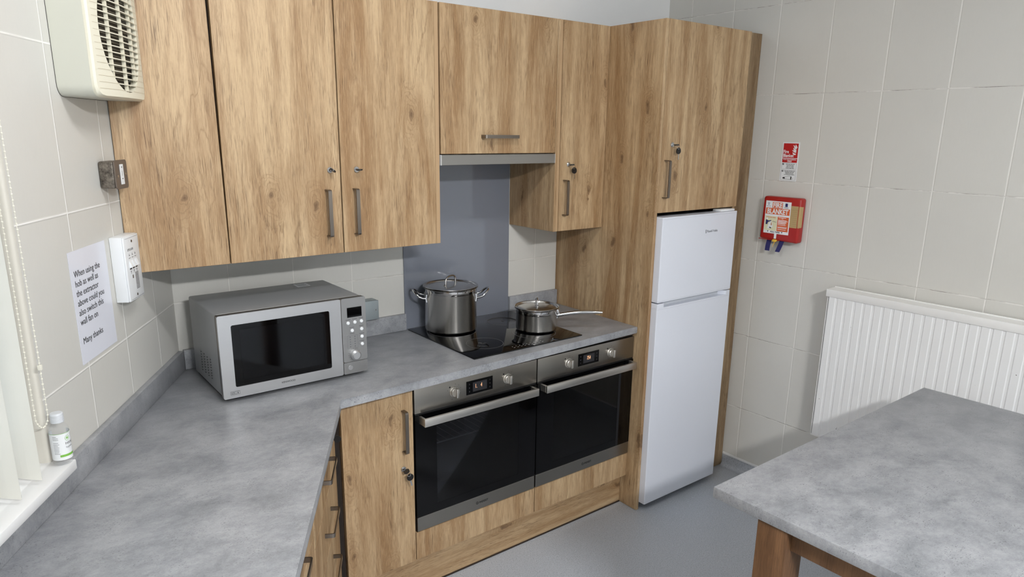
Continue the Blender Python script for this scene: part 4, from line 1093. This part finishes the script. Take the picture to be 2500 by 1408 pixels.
# blanket container
t = empty('fire_blanket_container', 'red plastic fire blanket container with orange label and blue pull tapes, on the right wall', 'fire blanket', (XR, -.7150, 1.297), RR)
BW, BH, BD = .1985, .208, .049
bm = B(); box(bm, 0, BW, -BD, -.0008, 0, BH, .011, 4)
for v in bm.verts:
    v.co.x += -.006 * (1 - v.co.z/BH) * (1 if v.co.x < BW/2 else .1); v.co.z += -.006 * (v.co.x/BW) * (1 if v.co.z < BH/2 else 0)
part('case', bm, M['red_plastic'], t)
bm = B(); box(bm, -.010, .100, -BD+.004, -BD+.0055, -.004, -.0005); part('flap', bm, M['red_plastic'], t, smooth=False)
bm = B(); box(bm, .0155, .1500, -BD-.0007, -BD-.0001, .030, .187); lb = part('front_label', bm, M['label_white'], t, smooth=False)
yl = -BD-.0008
bm = B(); box(bm, .0520, .1060, yl-.0003, yl, .1540, .1820); box(bm, .0185, .1460, yl-.0003, yl, .1230, .1530); box(bm, .0860, .1450, yl-.0003, yl, .0440, .1140); part('orange_panels', bm, M['orange_print'], lb, smooth=False)
put_text('FIRE', .0310, .079, yl-.0004, .1575, M['label_white'], lb, align='CENTER', sx=.85, bold=.0010)
put_text('BLANKET', .0330, .082, yl-.0004, .1265, M['label_white'], lb, align='CENTER', sx=.80, bold=.0010)
bm = B(); box(bm, .0185, .0840, yl-.0003, yl, .0440, .1140); cp_ = part('picture_panel', bm, M['cream_print'], lb, smooth=False)
put_text('KITCHEN FIRES', .0078, .051, yl-.0005, .1050, M['orange_print'], lb, align='CENTER', sx=.95)
bm = B(); ply(bm, [(.0240, .0720), (.0330, .0720), (.0360, .0830), (.0540, .0910), (.0530, .0940), (.0380, .0910), (.0240, .0960)], yl-.0003, .0003)
ply(bm, [(.0460, .0560), (.0560, .0540), (.0560, .0590), (.0460, .0610)], yl-.0003, .0003); tube(bm, [(.0600, yl-.0004, .0890), (.0800, yl-.0004, .0860)], .0008, 4)
part('figure_drawing', bm, M['navy'], cp_, smooth=False)
bm = B(); ply(bm, [(.0340, .0520), (.0400, .0780), (.0500, .0890), (.0600, .0820), (.0640, .0620), (.0500, .0520)], yl-.0004, .0002); cyl(bm, (.0300, yl-.0004, .1010), 'y', .005, -.0002, 16); part('blanket_drawing', bm, M['label_white'], cp_, smooth=False)
bm = B(); ply(bm, [(.0520, .0700), (.0590, .0690), (.0570, .0840), (.0530, .0820)], yl-.0007, .0002); part('pan_drawing', bm, M['skin_print'], cp_, smooth=False)
bm = B()
for zz, n_ in ((.1085, 1), (.1040, 1), (.0970, 5), (.0740, 1), (.0640, 2), (.0520, 1)):
    for k in range(n_):
        z_ = zz - k*.0042; a = .0900 if zz != .1040 else .108; e_ = .1420 if zz not in (.1040,) else .122
        box(bm, a, e_ - random.uniform(0, .012), yl-.0005, yl-.0002, z_, z_+.0022)
part('small_print', bm, M['label_white'], lb, smooth=False)
put_text('PULL TAPES', .0105, .079, yl-.0002, .0345, M['ink'], lb, align='CENTER', sx=.92, bold=.0002)
bm = B(); ply(bm, [(.0360, .0420), (.0430, .0420), (.0395, .0350)], yl, .0003); ply(bm, [(.1120, .0420), (.1190, .0420), (.1155, .0350)], yl, .0003); part('arrows', bm, M['ink'], lb, smooth=False)
bm = B(); ply(bm, [(.1190, .1640), (.1320, .1640), (.1320, .1800), (.1190, .1800)], yl, .0003); ring_rr(bm, [(.0370, .1780), (.0250, .1780), (.0305, .1660), (.0315, .1660)], [(.0350, .1765), (.0270, .1765), (.0309, .1690), (.0311, .1690)], yl-.0003, yl)
for a, b, zz in ((.020, .042, .161), (.114, .138, .160), (.117, .135, .157)): box(bm, a, b, yl-.0003, yl, zz, zz+.0012)
part('approval_marks', bm, M['navy'], lb, smooth=False)
bm = B(); box(bm, .1500, .1880, -BD-.0006, -BD-.0001, .068, .171); box(bm, .1880, BW+.0006, -BD-.0002, -.020, .068, .171, .004, 2); tp = part('tape_label', bm, M['kraft'], t, smooth=False)
bm = B()
for k in range(9):
    zz = .076 + k*.0095; xx = .153
    while xx < .183: wd = random.uniform(.001, .004); box(bm, xx, xx+wd, -BD-.0008, -BD-.0006, zz, zz+.001); xx += wd+.0018
part('tape_print', bm, M['brown_steel'], tp, smooth=False)
for x_, bend in ((.030, .000), (.098, .010)):
    bm = B(); n_ = 8
    ra = []
    for k in range(n_+1):
        u = k/n_; ra.append((x_ - bend*u*u*1.2, -.030 - .014*sin(u*pi/2), .004 - .062*u))
    for k in range(n_):
        p, q = ra[k], ra[k+1]
        for o_ in (0, .0014):
            bm.faces.new([bm.verts.new(v) for v in ((p[0], p[1]+o_, p[2]), (p[0]+.025, p[1]+o_, p[2]), (q[0]+.025-bend*.3*(k/n_), q[1]+o_, q[2]), (q[0], q[1]+o_, q[2]))])
    part('pull_tape', bm, M['navy'], t)
bm = B(); box(bm, .076, .088, -BD-.0012, -BD-.0002, .006, .034); part('tag_strip', bm, M['label_white'], t, smooth=False)
bm = B(); prism(bm, [(.070, -.004), (.073, -.009), (.090, -.009), (.096, -.003), (.092, .002), (.074, .003)], -BD-.007, -BD+.002, .0015, 2, axis='y'); tube(bm, [(.084, -BD-.003, -.008), (.079, -BD-.003, -.022), (.075, -BD-.003, -.036)], [.0022, .0016, .0010], 8); part('seal', bm, M['yellow'], t)

# ------------------------------------------------------------------ radiator
RY0, RL, RZ0, RZ1 = -1.120, 1.80, .400, 1.117
t = empty('radiator', 'large white ribbed panel radiator on the right wall behind the table', 'radiator', (XR, RY0, RZ0), RR)
RF = -.100; H = RZ1 - RZ0
bm = B(); prof = [(0.004, RF+.012), (.010, RF+.002)]; x = .012; pitch = .0413
while x < RL - .03:
    prof += [(x, RF), (x+.026, RF), (x+.0300, RF+.0022), (x+.0375, RF+.0022)]; x += pitch
prof += [(RL-.012, RF), (RL-.004, RF+.012)]
back = [(RL-.004, RF+.022), (.004, RF+.022)]
pts = prof + back
a = [bm.verts.new((p[0], p[1], .006)) for p in pts]; b = [bm.verts.new((p[0], p[1], H-.030)) for p in pts]
for k in range(len(pts)): l = (k+1) % len(pts); bm.faces.new((a[k], a[l], b[l], b[k]))
m_ = len(prof)
part('front_panel', bm, M['radiator_front'], t, smooth=False)
bm = B(); box(bm, .004, RL-.004, -.040, -.028, .006, H-.03, .003); part('rear_panel', bm, M['radiator_enamel'], t)
for x_ in (0, RL-.003):
    bm = B(); box(bm, x_, x_+.003, RF+.006, -.028, .004, H-.004, .001, 1); part('side_cover', bm, M['radiator_enamel'], t, smooth=False)
bm = B(); box(bm, -.004, RL+.004, RF-.003, RF+.001, H-.034, H-.002, .0015, 2); box(bm, -.004, RL+.004, RF-.003, -.024, H-.003, H, .001, 1)
box(bm, -.004, RL+.004, -.030, -.022, H-.010, H+.004, .001); part('top_cover', bm, M['radiator_enamel'], t)
bm = B(); box(bm, .004, RL-.004, RF+.003, -.030, .0, .006); part('bottom_edge', bm, M['radiator_enamel'], t, smooth=False)
for x in (.25, RL-.25):
    bm = B(); box(bm, x-.02, x+.02, -.030, -.0008, .08, H-.10); part('wall_bracket', bm, M['radiator_enamel'], t, smooth=False)

# ------------------------------------------------------------------ table
TX0, TX1, TY0, TY1, TZ = .976, 2.303, -3.10, -1.660, .850
t = empty('prep_table', 'grey laminate topped table with square brown wooden legs in the foreground', 'table', ((TX0+TX1)/2, (TY0+TY1)/2, 0))
hx, hy = (TX1-TX0)/2, (TY1-TY0)/2
bm = B(); box(bm, -hx, hx, -hy, hy, TZ-.032, TZ, .002, 2); part('tabletop', bm, M['laminate'], t)
LG = .086
lx, ly1, ly0 = -hx+.004, hy-.140, -hy+.10
for x0_ in (lx, hx-.004-LG):
    for y1_ in (ly1, ly0+LG):
        bm = B(); box(bm, x0_, x0_+LG, y1_-LG, y1_, .001, TZ-.0325, .003, 2); part('leg', bm, M['table_wood'], t)
for x0_ in (lx+.022, hx-.004-.044):
    bm = B(); box(bm, x0_, x0_+.022, ly0+LG, ly1-LG, TZ-.092, TZ-.0325, .001, 1); part('apron', bm, M['table_wood'], t)
for y0_ in (ly1-.052, ly0+.030):
    bm = B(); box(bm, lx+LG, hx-.004-LG, y0_, y0_+.022, TZ-.092, TZ-.0325, .001, 1); part('apron', bm, M['table_wood'], t)
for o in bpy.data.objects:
    if o.name.startswith('base_shadow_gap'): o.name = 'base_shadow_fill'
